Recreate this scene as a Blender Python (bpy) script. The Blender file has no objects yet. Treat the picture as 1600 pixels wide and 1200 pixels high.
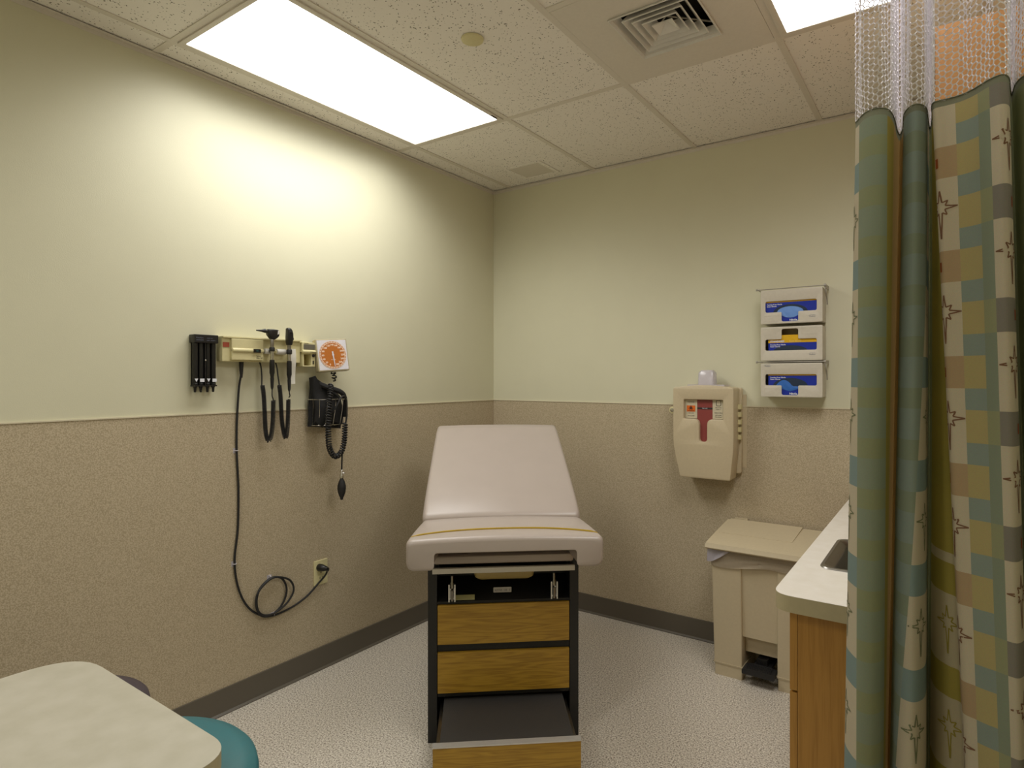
import bpy, bmesh, math, random
from mathutils import Vector, Matrix, noise
PI = math.pi
R = math.radians
random.seed(7)
scn = bpy.context.scene
COL = scn.collection

# ------------------------------------------------------------------ camera, world, exposure
cam_d = bpy.data.cameras.new('camera')
cam = bpy.data.objects.new('camera', cam_d); COL.objects.link(cam)
cam.location = (2.480, -3.170, 1.3845)
cam.rotation_euler = (PI/2, 0, 0.5976)
cam_d.sensor_width = 36; cam_d.lens = 953.2/1600*36
cam_d.shift_x = -0.0216; cam_d.shift_y = -0.0059
cam_d.clip_start = 0.02
scn.camera = cam
w = bpy.data.worlds.new('world'); scn.world = w; w.use_nodes = True
w.node_tree.nodes['Background'].inputs[0].default_value = (0.8, 0.8, 0.75, 1)
w.node_tree.nodes['Background'].inputs[1].default_value = 0.05
vs = scn.view_settings
vs.view_transform = 'Standard'; vs.look = 'None'; vs.exposure = 0.0; vs.gamma = 1.0; vs.use_curve_mapping = False
LAMP = 10.8          # emission of the two ceiling light lenses and the added third one
H = 2.61             # ceiling height
XR, YF = 2.74, -5.0 # right wall, wall behind the camera
WZ = 1.238           # wainscot height
GX, GY, G = 0.1428, -0.858, 0.6096   # ceiling grid

# ------------------------------------------------------------------ materials
def lin(c):
    if isinstance(c, str):
        c = c.lstrip('#'); c = [int(c[i:i+2], 16)/255 for i in (0, 2, 4)]
    return tuple(((x/12.92) if x <= .04045 else ((x+.055)/1.055)**2.4) for x in c) + (1,)
MATS = {}
def mat(name, col, rough=.5, metal=0, spec=.5, speck=None, bump=None, trans=0, alpha=1, coat=0):
    """speck=(colour2, scale, lo, hi): procedural speckle; bump=(scale, strength)"""
    if name in MATS: return MATS[name]
    m = bpy.data.materials.new(name); m.use_nodes = True; MATS[name] = m
    nt = m.node_tree; b = nt.nodes['Principled BSDF']
    b.inputs['Base Color'].default_value = lin(col); b.inputs['Roughness'].default_value = rough
    b.inputs['Metallic'].default_value = metal; b.inputs['Specular IOR Level'].default_value = spec
    b.inputs['Transmission Weight'].default_value = trans; b.inputs['Alpha'].default_value = alpha
    b.inputs['Coat Weight'].default_value = coat
    tc = nt.nodes.new('ShaderNodeTexCoord')
    if speck is None: speck = (tuple(max(0, x**(1/2.2)*.985) for x in lin(col)[:3]), 90, .3, .7)
    n = nt.nodes.new('ShaderNodeTexNoise'); n.inputs['Scale'].default_value = speck[1]; n.inputs['Detail'].default_value = 3
    r = nt.nodes.new('ShaderNodeValToRGB')
    r.color_ramp.elements[0].position = speck[2]; r.color_ramp.elements[1].position = speck[3]
    r.color_ramp.elements[0].color = lin(speck[0]); r.color_ramp.elements[1].color = lin(col)
    nt.links.new(tc.outputs['Object'], n.inputs['Vector']); nt.links.new(n.outputs['Fac'], r.inputs['Fac'])
    nt.links.new(r.outputs['Color'], b.inputs['Base Color'])
    if bump:
        n2 = nt.nodes.new('ShaderNodeTexNoise'); n2.inputs['Scale'].default_value = bump[0]; n2.inputs['Detail'].default_value = 2
        bp = nt.nodes.new('ShaderNodeBump'); bp.inputs['Strength'].default_value = bump[1]; bp.inputs['Distance'].default_value = .002
        nt.links.new(tc.outputs['Object'], n2.inputs['Vector']); nt.links.new(n2.outputs['Fac'], bp.inputs['Height'])
        nt.links.new(bp.outputs['Normal'], b.inputs['Normal'])
    return m

M_paint = mat('sage_paint', '#d7d4b9', .55, speck=('#d5d2b7', 6, .3, .7), bump=(260, .12))
M_wains = mat('wainscot_vinyl', '#c7b99e', .5, speck=('#aa9b7f', 240, .38, .62), bump=(300, .1))
M_bead = mat('wainscot_bead', '#d8cfb4', .5)
M_base = mat('rubber_base', '#5f584c', .38)
M_tbar = mat('white_grid_steel', '#dcd5ca', .5)
M_plastic = mat('beige_plastic', '#cabb9c', .42)
M_binplastic = mat('bin_plastic', '#c9bb9c', .5)
M_cream = mat('cream_plastic', '#d8cfa0', .4)
M_white = mat('white_plastic', '#dedbd4', .4)
M_holder = mat('holder_plastic', '#cfc8b8', .4)
M_black = mat('black_plastic', '#141312', .38)
M_blacks = mat('black_satin', '#0d0c0b', .55)
M_rubber = mat('black_rubber', '#1b1a1a', .6)
M_chrome = mat('chrome', '#c8c6c2', .2, metal=1)
M_steel = mat('brushed_steel', '#9a9690', .32, metal=1)
M_wire = mat('wire_enamel', '#a9a49a', .4, metal=.3)
M_vinyl = mat('mauve_vinyl', '#b1a59c', .33, speck=('#aea299', 8, .3, .7), bump=(700, .06))
M_yellow = mat('yellow_piping', '#a98a14', .45)
M_blue = mat('carton_blue', '#0628a0', .35)
M_cyel = mat('carton_yellow', '#e0b010', .4)
M_glove = mat('blue_nitrile', '#6f9be0', .4)
M_gloved = mat('blue_nitrile_deep', '#2f6cc0', .35)
M_ink = mat('white_ink', '#e4e6ee', .5)
M_greyink = mat('grey_ink', '#6f7484', .5)
M_lightink = mat('pale_ink', '#f3dd8a', .5)
M_red = mat('red_plastic', '#a04a34', .45)
M_marred = mat('sharps_red', '#8d3f3c', .35)
M_label = mat('label_paper', '#c9bfa4', .6)
M_orange = mat('label_orange', '#e06a10', .5)
M_lcd = mat('lcd_grey', '#6b675a', .3)
M_dial = mat('dial_orange', '#b8680e', .45)
M_dialw = mat('dial_white', '#dedce2', .45)
M_dialink = mat('dial_ink', '#f2dcc6', .5)
M_teal = mat('teal_vinyl', '#2f7078', .38, bump=(500, .05))
M_char = mat('charcoal_vinyl', '#4a4148', .5)
M_cuff = mat('cuff_fabric', '#100f0f', .8, bump=(900, .3))
M_film = mat('liner_film', '#b3a690', .3, trans=.0, alpha=.8)
M_filmw = mat('liner_white', '#e6e2ea', .4)
M_lam = mat('white_laminate', '#c0bbab', .35, speck=('#b6b19f', 22, .3, .7))
M_lamc = mat('counter_laminate', '#e6e0d6', .32, speck=('#dfd8cb', 25, .3, .7))
M_edge = mat('laminate_edge', '#b3a886', .45)
M_tread = mat('rubber_tread', '#3c3a38', .55, bump=(350, .4))
M_thread = mat('net_thread', '#ece8ee', .6)
M_mark = mat('cream_marking', '#e5dcae', .4)
M_clear = mat('clear_plastic', '#e6e0e6', .15, trans=.35)
M_tape = mat('cloth_tape', '#dedbd0', .6)
M_paper = mat('yellow_paper', '#d9d6a4', .6)
M_dark = mat('duct_dark', '#2a2724', .7)
M_tan = mat('tan_pan', '#a38f55', .45)

def tile_mat():
    m = mat('acoustic_tile', '#f0ebe4', .8); nt = m.node_tree; b = nt.nodes['Principled BSDF']
    tc = nt.nodes['Texture Coordinate']
    v = nt.nodes.new('ShaderNodeTexVoronoi'); v.inputs['Scale'].default_value = 95; v.inputs['Randomness'].default_value = 1
    n = nt.nodes.new('ShaderNodeTexNoise'); n.inputs['Scale'].default_value = 60; n.inputs['Detail'].default_value = 1
    a = nt.nodes.new('ShaderNodeMath'); a.operation = 'MULTIPLY_ADD'; a.inputs[1].default_value = -.55
    r = nt.nodes.new('ShaderNodeValToRGB'); r.color_ramp.elements[0].position = .0; r.color_ramp.elements[1].position = .09
    r.color_ramp.elements[0].color = lin('#6d6558'); r.color_ramp.elements[1].color = lin('#f0ebe4')
    nt.links.new(tc.outputs['Object'], v.inputs['Vector']); nt.links.new(tc.outputs['Object'], n.inputs['Vector'])
    nt.links.new(n.outputs['Fac'], a.inputs[0]); nt.links.new(v.outputs['Distance'], a.inputs[2])
    add = nt.nodes.new('ShaderNodeMath'); add.operation = 'ADD'; add.inputs[1].default_value = .145
    nt.links.new(a.outputs[0], add.inputs[0]); nt.links.new(add.outputs[0], r.inputs['Fac'])
    nt.links.new(r.outputs['Color'], b.inputs['Base Color'])
    return m
M_tile = tile_mat()

def floor_mat():
    m = mat('speckled_vinyl_floor', '#a89c88', .45); nt = m.node_tree; b = nt.nodes['Principled BSDF']
    tc = nt.nodes['Texture Coordinate']
    n = nt.nodes.new('ShaderNodeTexNoise'); n.inputs['Scale'].default_value = 165; n.inputs['Detail'].default_value = 3; n.inputs['Roughness'].default_value = .7
    r = nt.nodes.new('ShaderNodeValToRGB'); e = r.color_ramp.elements
    e[0].position = .38; e[0].color = lin('#6c6152'); e[1].position = .62; e[1].color = lin('#f0eadf')
    k = e.new(.47); k.color = lin('#c8bfb0'); k = e.new(.55); k.color = lin('#d6cec0')
    nt.links.new(tc.outputs['Object'], n.inputs['Vector']); nt.links.new(n.outputs['Fac'], r.inputs['Fac'])
    nt.links.new(r.outputs['Color'], b.inputs['Base Color']); return m
M_floor = floor_mat()

def wood_mat(name, c1, c2, scale, axis=0, rough=.4, cath=3.0):
    m = mat(name, c1, rough); nt = m.node_tree; b = nt.nodes['Principled BSDF']; tc = nt.nodes['Texture Coordinate']
    mp = nt.nodes.new('ShaderNodeMapping'); s = [cath*13]*3; s[axis] = cath
    mp.inputs['Scale'].default_value = s
    n = nt.nodes.new('ShaderNodeTexNoise'); n.inputs['Scale'].default_value = 1.2; n.inputs['Detail'].default_value = 2
    mu = nt.nodes.new('ShaderNodeMath'); mu.operation = 'MULTIPLY'; mu.inputs[1].default_value = scale
    fr = nt.nodes.new('ShaderNodeMath'); fr.operation = 'PINGPONG'; fr.inputs[1].default_value = .5
    mp2 = nt.nodes.new('ShaderNodeMapping'); s2 = [420]*3; s2[axis] = 14; mp2.inputs['Scale'].default_value = s2
    n2 = nt.nodes.new('ShaderNodeTexNoise'); n2.inputs['Scale'].default_value = 1; n2.inputs['Detail'].default_value = 2
    ad = nt.nodes.new('ShaderNodeMath'); ad.operation = 'ADD'
    r = nt.nodes.new('ShaderNodeValToRGB'); r.color_ramp.elements[0].position = .35; r.color_ramp.elements[1].position = .95
    r.color_ramp.elements[0].color = lin(c2); r.color_ramp.elements[1].color = lin(c1)
    L = nt.links.new
    L(tc.outputs['Object'], mp.inputs['Vector']); L(mp.outputs[0], n.inputs['Vector']); L(n.outputs['Fac'], mu.inputs[0]); L(mu.outputs[0], fr.inputs[0])
    L(tc.outputs['Object'], mp2.inputs['Vector']); L(mp2.outputs[0], n2.inputs['Vector']); L(fr.outputs[0], ad.inputs[0]); L(n2.outputs['Fac'], ad.inputs[1])
    L(ad.outputs[0], r.inputs['Fac']); L(r.outputs['Color'], b.inputs['Base Color']); return m
M_oak = wood_mat('oak_laminate', '#b08a2c', '#8f6a1c', 7, 0, .4, 2.0)
M_maple = wood_mat('maple_veneer', '#b4843a', '#a3742e', 3, 2)
M_maple2 = wood_mat('maple_veneer_upper', '#96662e', '#8a5d2a', 3, 2)

def lens_mat():
    # prismatic lens: sends its light mostly downwards, little along the ceiling
    m = bpy.data.materials.new('prismatic_lens'); m.use_nodes = True; nt = m.node_tree; nt.nodes.clear()
    o = nt.nodes.new('ShaderNodeOutputMaterial'); e = nt.nodes.new('ShaderNodeEmission'); g = nt.nodes.new('ShaderNodeNewGeometry')
    d = nt.nodes.new('ShaderNodeVectorMath'); d.operation = 'DOT_PRODUCT'
    mr = nt.nodes.new('ShaderNodeValToRGB'); mr.color_ramp.interpolation = 'B_SPLINE'; el = mr.color_ramp.elements
    el[0].position = 0; el[1].position = 1
    for p_, v_ in ((0, .05), (.18, .12), (.36, .42), (.52, .90), (.70, 1.0), (1, .85)):
        k_ = el[0] if p_ == 0 else el[len(el)-1] if p_ == 1 else el.new(p_)
        k_.color = (v_, v_, v_, 1)
    ml = nt.nodes.new('ShaderNodeMath'); ml.operation = 'MULTIPLY'; ml.inputs[1].default_value = LAMP
    L = nt.links.new
    L(g.outputs['Normal'], d.inputs[0]); L(g.outputs['Incoming'], d.inputs[1]); L(d.outputs['Value'], mr.inputs['Fac'])
    L(mr.outputs['Color'], ml.inputs[0]); L(ml.outputs[0], e.inputs['Strength']); e.inputs['Color'].default_value = (1, .98, .945, 1); L(e.outputs[0], o.inputs[0])
    return m
M_lens = lens_mat()

# ------------------------------------------------------------------ object helpers
ORIG = {}      # root name -> world matrix to subtract (parts written in world coordinates)
def tag(o, label=None, cat=None, group=None, kind=None):
    if label: o['label'] = label
    if cat: o['category'] = cat
    if group: o['group'] = group
    if kind: o['kind'] = kind
    return o
def thing(name, label, cat, loc=(0, 0, 0), rotz=0, group=None, world=True):
    o = bpy.data.objects.new(name, None); COL.objects.link(o)
    o.location = loc; o.rotation_euler = (0, 0, rotz); o.empty_display_size = .05
    if world: ORIG[o.name] = (Matrix.Translation(loc) @ Matrix.Rotation(rotz, 4, 'Z')).inverted()
    return tag(o, label, cat, group)
def obj(name, bm, m, parent=None, smooth=35, bevel=None, origin=None, label=None):
    if bevel:
        es = [e for e in bm.edges if len(e.link_faces) == 2 and e.calc_face_angle(0) > R(40)]
        bmesh.ops.bevel(bm, geom=es, offset=bevel, segments=2, profile=.6, affect='EDGES', clamp_overlap=True)
    root = parent
    while root is not None and root.parent is not None: root = root.parent
    if root is not None and root.name in ORIG: bm.transform(ORIG[root.name])
    me = bpy.data.meshes.new(name)
    if parent is None:
        if origin is None:
            xs = [v.co.x for v in bm.verts]; ys = [v.co.y for v in bm.verts]; zs = [v.co.z for v in bm.verts]
            origin = Vector(((min(xs)+max(xs))/2, (min(ys)+max(ys))/2, min(zs)))
        bm.transform(Matrix.Translation(-Vector(origin)))
    bm.to_mesh(me); bm.free()
    for x in (m if isinstance(m, list) else [m]): me.materials.append(x)
    if smooth:
        me.polygons.foreach_set('use_smooth', [True]*len(me.polygons))
        try: me.set_sharp_from_angle(angle=R(smooth))
        except Exception: pass
    o = bpy.data.objects.new(name, me); COL.objects.link(o)
    if parent is None: o.location = origin
    else: o.parent = parent
    if label: o['label'] = label
    return o
def struct(name, bm, m, **k):
    return tag(obj(name, bm, m, origin=(0, 0, 0), **k), kind='structure')
def BM(): return bmesh.new()
def box(bm, x0, x1, y0, y1, z0, z1, mi=0):
    vs_ = [bm.verts.new(p) for p in ((x0,y0,z0),(x1,y0,z0),(x1,y1,z0),(x0,y1,z0),(x0,y0,z1),(x1,y0,z1),(x1,y1,z1),(x0,y1,z1))]
    for f in ((3,2,1,0),(4,5,6,7),(0,1,5,4),(1,2,6,5),(2,3,7,6),(3,0,4,7)):
        fc = bm.faces.new([vs_[i] for i in f]); fc.material_index = mi
    return bm
def loft(bm, rings, cap=True, mi=0, closed=True):
    V = [[bm.verts.new(p) for p in r] for r in rings]; n = len(V[0])
    for a, b in zip(V, V[1:]):
        for i in range(n if closed else n-1):
            f = bm.faces.new((a[i], a[(i+1) % n], b[(i+1) % n], b[i])); f.material_index = mi
    if cap:
        f = bm.faces.new(V[0][::-1]); f.material_index = mi
        f = bm.faces.new(V[-1]); f.material_index = mi
    return bm
def fixn(bm): bmesh.ops.recalc_face_normals(bm, faces=bm.faces[:]); return bm
def frame_of(t, up=Vector((0, 0, 1))):
    t = t.normalized()
    if abs(t.dot(up)) > .98: up = Vector((1, 0, 0))
    a = t.cross(up).normalized(); return a, a.cross(t).normalized()
def tube(bm, pts, rad, n=8, mi=0, cap=True):
    pts = [Vector(p) for p in pts]; rings = []
    a = None
    for i, p in enumerate(pts):
        t = (pts[min(i+1, len(pts)-1)] - pts[max(i-1, 0)])
        if t.length < 1e-9: t = Vector((0, 0, 1))
        t.normalize()
        if a is None: a, b = frame_of(t)
        else:
            a = (a - t*a.dot(t)).normalized(); b = a.cross(t)
        r = rad[i] if isinstance(rad, (list, tuple)) else rad
        rings.append([p + (a*math.cos(k*2*PI/n) + b*math.sin(k*2*PI/n))*r for k in range(n)])
    loft(bm, rings, cap, mi); return bm
def crom(P, n=8, closed=False):
    P = [Vector(p) for p in P]; out = []
    Q = [P[0]*2-P[1]] + P + [P[-1]*2-P[-2]]
    for i in range(1, len(Q)-2):
        for k in range(n):
            t = k/n; a, b, c, d = Q[i-1], Q[i], Q[i+1], Q[i+2]
            out.append(.5*((2*b)+(-a+c)*t+(2*a-5*b+4*c-d)*t*t+(-a+3*b-3*c+d)*t**3))
    out.append(P[-1]); return out
def coil(bm, path, R0, r, turns, seg=9, n=5):
    """helix of wire round a smooth path"""
    path = crom(path, 24); L = [0]
    for p, q in zip(path, path[1:]): L.append(L[-1]+(q-p).length)
    N = int(turns*seg); a = None; pts = []; j = 0
    for i in range(N+1):
        s = L[-1]*i/N
        while j < len(L)-2 and L[j+1] < s: j += 1
        f = (s-L[j])/max(1e-9, L[j+1]-L[j]); p = path[j].lerp(path[j+1], f); t = (path[j+1]-path[j]).normalized()
        if a is None: a, b = frame_of(t)
        else: a = (a-t*a.dot(t)).normalized(); b = a.cross(t)
        th = 2*PI*i/seg
        pts.append(p+(a*math.cos(th)+b*math.sin(th))*R0)
    return tube(bm, pts, r, n)
def lathe(bm, prof, c=(0, 0, 0), axis='z', n=32, mi=0):
    """prof: list of (radius, height)"""
    rings = []
    for r, h in prof:
        ring = []
        for k in range(n):
            u, v = r*math.cos(2*PI*k/n), r*math.sin(2*PI*k/n)
            p = {'z': (u, v, h), 'x': (h, u, v), 'y': (v, h, u)}[axis]
            ring.append(Vector(p)+Vector(c))
        rings.append(ring)
    return loft(bm, rings, True, mi)
def rpoly(pts, r, seg=5):
    """round a polygon's corners; r: one radius or a list"""
    out = []; n = len(pts)
    for i in range(n):
        p = Vector(pts[i]).to_2d(); a = Vector(pts[i-1]).to_2d(); b = Vector(pts[(i+1) % n]).to_2d()
        rr = r[i] if isinstance(r, (list, tuple)) else r
        u = (a-p); v = (b-p); rr_ = min(rr, u.length*.49, v.length*.49)
        if rr_ < 1e-5: out.append((p.x, p.y)); continue
        p0 = p+u.normalized()*rr_; p1 = p+v.normalized()*rr_
        for k in range(seg+1):
            t = k/seg; q = p0*(1-t)**2+p*2*t*(1-t)+p1*t*t; out.append((q.x, q.y))
    return out
def rrect(x0, x1, y0, y1, r, seg=5): return rpoly([(x0, y0), (x1, y0), (x1, y1), (x0, y1)], r, seg)
def _curve_bm(cu):
    o = bpy.data.objects.new('tmp', cu); COL.objects.link(o)
    dg = bpy.context.evaluated_depsgraph_get(); me = bpy.data.meshes.new_from_object(o.evaluated_get(dg))
    bm = BM(); bm.from_mesh(me); bpy.data.objects.remove(o); bpy.data.meshes.remove(me); bpy.data.curves.remove(cu); return bm
def merge(dst, src, mi=None):
    if mi is not None:
        for f in src.faces: f.material_index = mi
    me = bpy.data.meshes.new('t'); src.to_mesh(me); src.free(); dst.from_mesh(me); bpy.data.meshes.remove(me); return dst
def plate(loops, depth, bevel=0, M=None):
    """flat plate with holes in XY, thickness 0..depth along +Z, then transformed"""
    cu = bpy.data.curves.new('c', 'CURVE'); cu.dimensions = '2D'; cu.fill_mode = 'BOTH'
    cu.extrude = depth/2-bevel; cu.bevel_depth = bevel; cu.bevel_resolution = 1; cu.offset = -bevel
    for lp in loops:
        s = cu.splines.new('POLY'); s.points.add(len(lp)-1); s.use_cyclic_u = True
        for k, p in enumerate(lp): s.points[k].co = (p[0], p[1], 0, 1)
    bm = _curve_bm(cu); bm.transform(Matrix.Translation((0, 0, depth/2)))
    bmesh.ops.remove_doubles(bm, verts=bm.verts[:], dist=1e-6)
    if M is not None: bm.transform(M)
    return bm
def text(s, size, M, depth=.0004, align='LEFT', bold=0):
    cu = bpy.data.curves.new('t', 'FONT'); cu.body = s; cu.size = size; cu.extrude = depth/2; cu.align_x = align
    cu.offset = bold; cu.resolution_u = 2
    bm = _curve_bm(cu); bm.transform(M); return bm
def FR(o, X, Y, Z):
    return Matrix(((X[0], Y[0], Z[0], o[0]), (X[1], Y[1], Z[1], o[1]), (X[2], Y[2], Z[2], o[2]), (0, 0, 0, 1)))
def LW(x, y=0, z=0): return FR((x, y, z), (0, 1, 0), (0, 0, 1), (1, 0, 0))     # frame on the left wall, facing +x
def BW(y, x=0, z=0): return FR((x, y, z), (1, 0, 0), (0, 0, 1), (0, -1, 0))    # frame on the back wall, facing -y
def DN(z): return FR((0, 0, z), (1, 0, 0), (0, -1, 0), (0, 0, -1))             # facing down
def UP(z): return Matrix.Translation((0, 0, z))

# ------------------------------------------------------------------ room shell
struct('floor', box(BM(), 0, XR, YF, 0, -.1, 0), M_floor, smooth=0)
struct('wall_left', box(BM(), -.1, 0, YF-.1, .1, -.1, H+.25), M_paint, smooth=0)
struct('wall_back', box(BM(), 0, XR, 0, .1, -.1, H+.25), M_paint, smooth=0)
struct('wall_right', box(BM(), XR, XR+.1, YF-.1, .1, -.1, H+.25), M_paint, smooth=0)
struct('wall_front', box(BM(), 0, XR, YF-.1, YF, -.1, H+.25), M_paint, smooth=0)
LIGHTS = [(GX, GX+G), (GX+3*G, GX+4*G), (GX+G, GX+2*G)]  # last entry is the added light behind the camera
LY = [GY, GY, GY-4*G]      # far end of each light
holes = [(a+.012, b-.012, y-2*G+.012, y-.012) for (a, b), y in zip(LIGHTS, LY)]
VX, VY = GX+2.5*G, GY-.5*G
holes.append((VX-.150, VX+.150, VY-.150, VY+.150))
xs = sorted({0, XR} | {h[i] for h in holes for i in (0, 1)}); ys = sorted({YF, 0} | {h[i] for h in holes for i in (2, 3)})
bm = BM()
for a, b in zip(xs, xs[1:]):
    for c, d in zip(ys, ys[1:]):
        cx, cy = (a+b)/2, (c+d)/2
        if any(h[0] < cx < h[1] and h[2] < cy < h[3] for h in holes): continue
        box(bm, a, b, c, d, H, H+.02)
struct('ceiling', bm, M_tile, smooth=0)
struct('ceiling_slab', box(BM(), 0, XR, YF, 0, H+.2, H+.25), M_dark, smooth=0).name = 'trim_6'
bm = BM(); tb = .012; z0, z1 = H-.004, H
for k in range(5):
    x = GX+k*G; box(bm, x-tb, x+tb, YF, 0, z0, z1)
for y in (GY, GY-2*G, GY-4*G, GY-6*G):
    last = 0
    for k in range(5):
        x = GX+k*G; box(bm, last, x-tb, y-tb, y+tb, z0+.0003, z1); last = x+tb
    box(bm, last, XR, y-tb, y+tb, z0+.0003, z1)
box(bm, GX+2*G+tb, GX+3*G-tb, GY-G-tb, GY-G+tb, z0+.0003, z1)
struct('trim_1', bm, M_tbar, smooth=0)
bm = BM(); a = .02
box(bm, 0, a, YF, 0, H-.006, H-.0045); box(bm, 0, .0015, YF, 0, H-.02, H-.006)
box(bm, a, XR, -a, 0, H-.006, H-.0045); box(bm, .0015, XR, -.0015, 0, H-.02, H-.006)
struct('trim_2', bm, M_tbar, smooth=0)
# wainscot sheet and its pale top bead
struct('trim_3', box(BM(), 0, .003, YF, -.003, 0, WZ), M_wains, smooth=0)
struct('trim_4', box(BM(), 0, XR, -.003, 0, 0, WZ), M_wains, smooth=0)
bm = BM(); box(bm, 0, .006, YF, -.006, WZ, WZ+.005); box(bm, 0, XR, -.006, 0, WZ, WZ+.005)
struct('trim_5', bm, M_bead, smooth=0)
def base_ring(t):
    return [(.003, .105), (.0085, .104), (.0095, .100), (.0095, .022), (.012, .010), (.021, .0035), (.021, .0005), (.003, .0005)]
bm = BM(); loft(bm, [[(x, y, z) for x, z in base_ring(0)] for y in (YF, -.003)]); struct('baseboard_left', fixn(bm), M_base)
bm = BM(); loft(bm, [[(x, -y, z) for y, z in base_ring(0)] for x in (.0035, XR)]); struct('baseboard_back', fixn(bm), M_base)

# ------------------------------------------------------------------ ceiling fittings
def troffer(x0, x1, label, y1=GY):
    y0 = y1-2*G
    t = thing('ceiling_light', label, 'ceiling light', ((x0+x1)/2, (y0+y1)/2, H-.01), group='recessed ceiling troffers')
    fr = plate([rrect(x0+.013, x1-.013, y0+.013, y1-.013, .002), rrect(x0+.035, x1-.035, y0+.032, y1-.032, .004)], .006, .001, UP(H-.009))
    obj('light_frame', fr, M_tbar, t)
    bm = BM(); vs_ = [bm.verts.new(p) for p in ((x0+.034, y0+.031, H-.005), (x0+.034, y1-.031, H-.005), (x1-.034, y1-.031, H-.005), (x1-.034, y0+.031, H-.005))]
    bm.faces.new(vs_); obj('lens', bm, M_lens, t, smooth=0)
    bm = BM(); box(bm, x0+.014, x1-.014, y0+.014, y1-.014, H+.09, H+.1)
    for a_, b_, c_, d_ in ((x0+.014, x0+.016, y0+.014, y1-.014), (x1-.016, x1-.014, y0+.014, y1-.014), (x0+.016, x1-.016, y0+.014, y0+.016), (x0+.016, x1-.016, y1-.016, y1-.014)):
        box(bm, a_, b_, c_, d_, H-.002, H+.09)
    obj('housing', bm, M_tbar, t, smooth=0)
    bm = BM(); box(bm, x1-.026, x1-.022, y1-.09, y1-.05, H-.0125, H-.009); obj('latch', bm, M_dark, t, smooth=0)
    return t
troffer(*LIGHTS[0], 'long glowing ceiling light nearest the left wall')
troffer(*LIGHTS[1], 'glowing ceiling light at the top edge beside the curtain netting')
troffer(*LIGHTS[2], 'added unseen ceiling light brightening the near part of the room', LY[2])  # extra light, added out of view to brighten the near part of the room

t = thing('air_vent', 'square white louvred air vent set in a smooth ceiling panel', 'air vent', (VX, VY, H-.02))
x0, x1, y0, y1 = GX+2*G+.013, GX+3*G-.013, GY-G+.013, GY-.013
obj('panel', plate([rrect(x0, x1, y0, y1, .001), rrect(VX-.140, VX+.140, VY-.140, VY+.140, .002)], .004, 0, UP(H-.0045)), M_tbar, t, smooth=0)
bm = BM(); box(bm, VX-149e-3, VX+149e-3, VY-149e-3, VY+149e-3, H+.09, H+.095)
for s in (-1, 1):
    box(bm, VX+s*149e-3-.001, VX+s*149e-3+.001, VY-149e-3, VY+149e-3, H, H+.09); box(bm, VX-149e-3, VX+149e-3, VY+s*149e-3-.001, VY+s*149e-3+.001, H, H+.09)
obj('duct', bm, M_dark, t, smooth=0)
def sq(h, z):
    h *= .83
    return [(VX-h, VY-h, z), (VX+h, VY-h, z), (VX+h, VY+h, z), (VX-h, VY+h, z)]
bm = BM(); loft(bm, [sq(.152, H+.02), sq(.176, H-.013), sq(.180, H-.0125), sq(.180, H-.010), sq(.158, H+.016)], cap=False); obj('louver_frame', fixn(bm), M_white, t, smooth=0)
for h in (.135, .104, .073):
    bm = BM(); loft(bm, [sq(h-.032, H+.028), sq(h, H-.010), sq(h+.003, H-.009), sq(h+.003, H-.006), sq(h-.028, H+.030), sq(h-.032, H+.028)], cap=False)
    obj('louver', fixn(bm), M_white, t, smooth=0)
bm = BM(); c0 = bm.verts.new((VX, VY, H+.012)); q = [bm.verts.new(p) for p in sq(.044, H-.010)]; q2 = [bm.verts.new(p) for p in sq(.044, H-.006)]
for k in range(4): bm.faces.new((c0, q[k], q[(k+1) % 4])); bm.faces.new((q[k], q2[k], q2[(k+1) % 4], q[(k+1) % 4]))
obj('center_cone', fixn(bm), M_white, t, smooth=0)
bm = BM()
for s in (-1, 1): tube(bm, [(VX-.15*s, VY-.15, H+.031), (VX+.15*s, VY+.15, H+.031)], .003, 6)
obj('louver_brace', bm, M_tbar, t)

bm = BM(); lathe(bm, [(.0005, H-.0005), (.040, H-.001), (.041, H-.003), (.039, H-.008), (.036, H-.0095), (.0005, H-.010)], (1.057, -1.475, 0), n=40)
tag(obj('cover_plate', fixn(bm), M_cream), 'small round cream cover plate on a speckled ceiling tile', 'cover plate')
t = thing('ceiling_plate', 'faint square plate flush in the ceiling tile near the room corner', 'ceiling plate', (.445, -.205, H-.004))
obj('plate_frame', plate([rrect(.322, .572, -.318, -.09, .004), rrect(.345, .549, -.295, -.113, .003)], .004, .001, UP(H-.0045)), M_tile, t)
obj('plate_panel', box(BM(), .3455, .5485, -.2945, -.1135, H-.0025, H-.0005), M_tbar, t, smooth=0)

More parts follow.
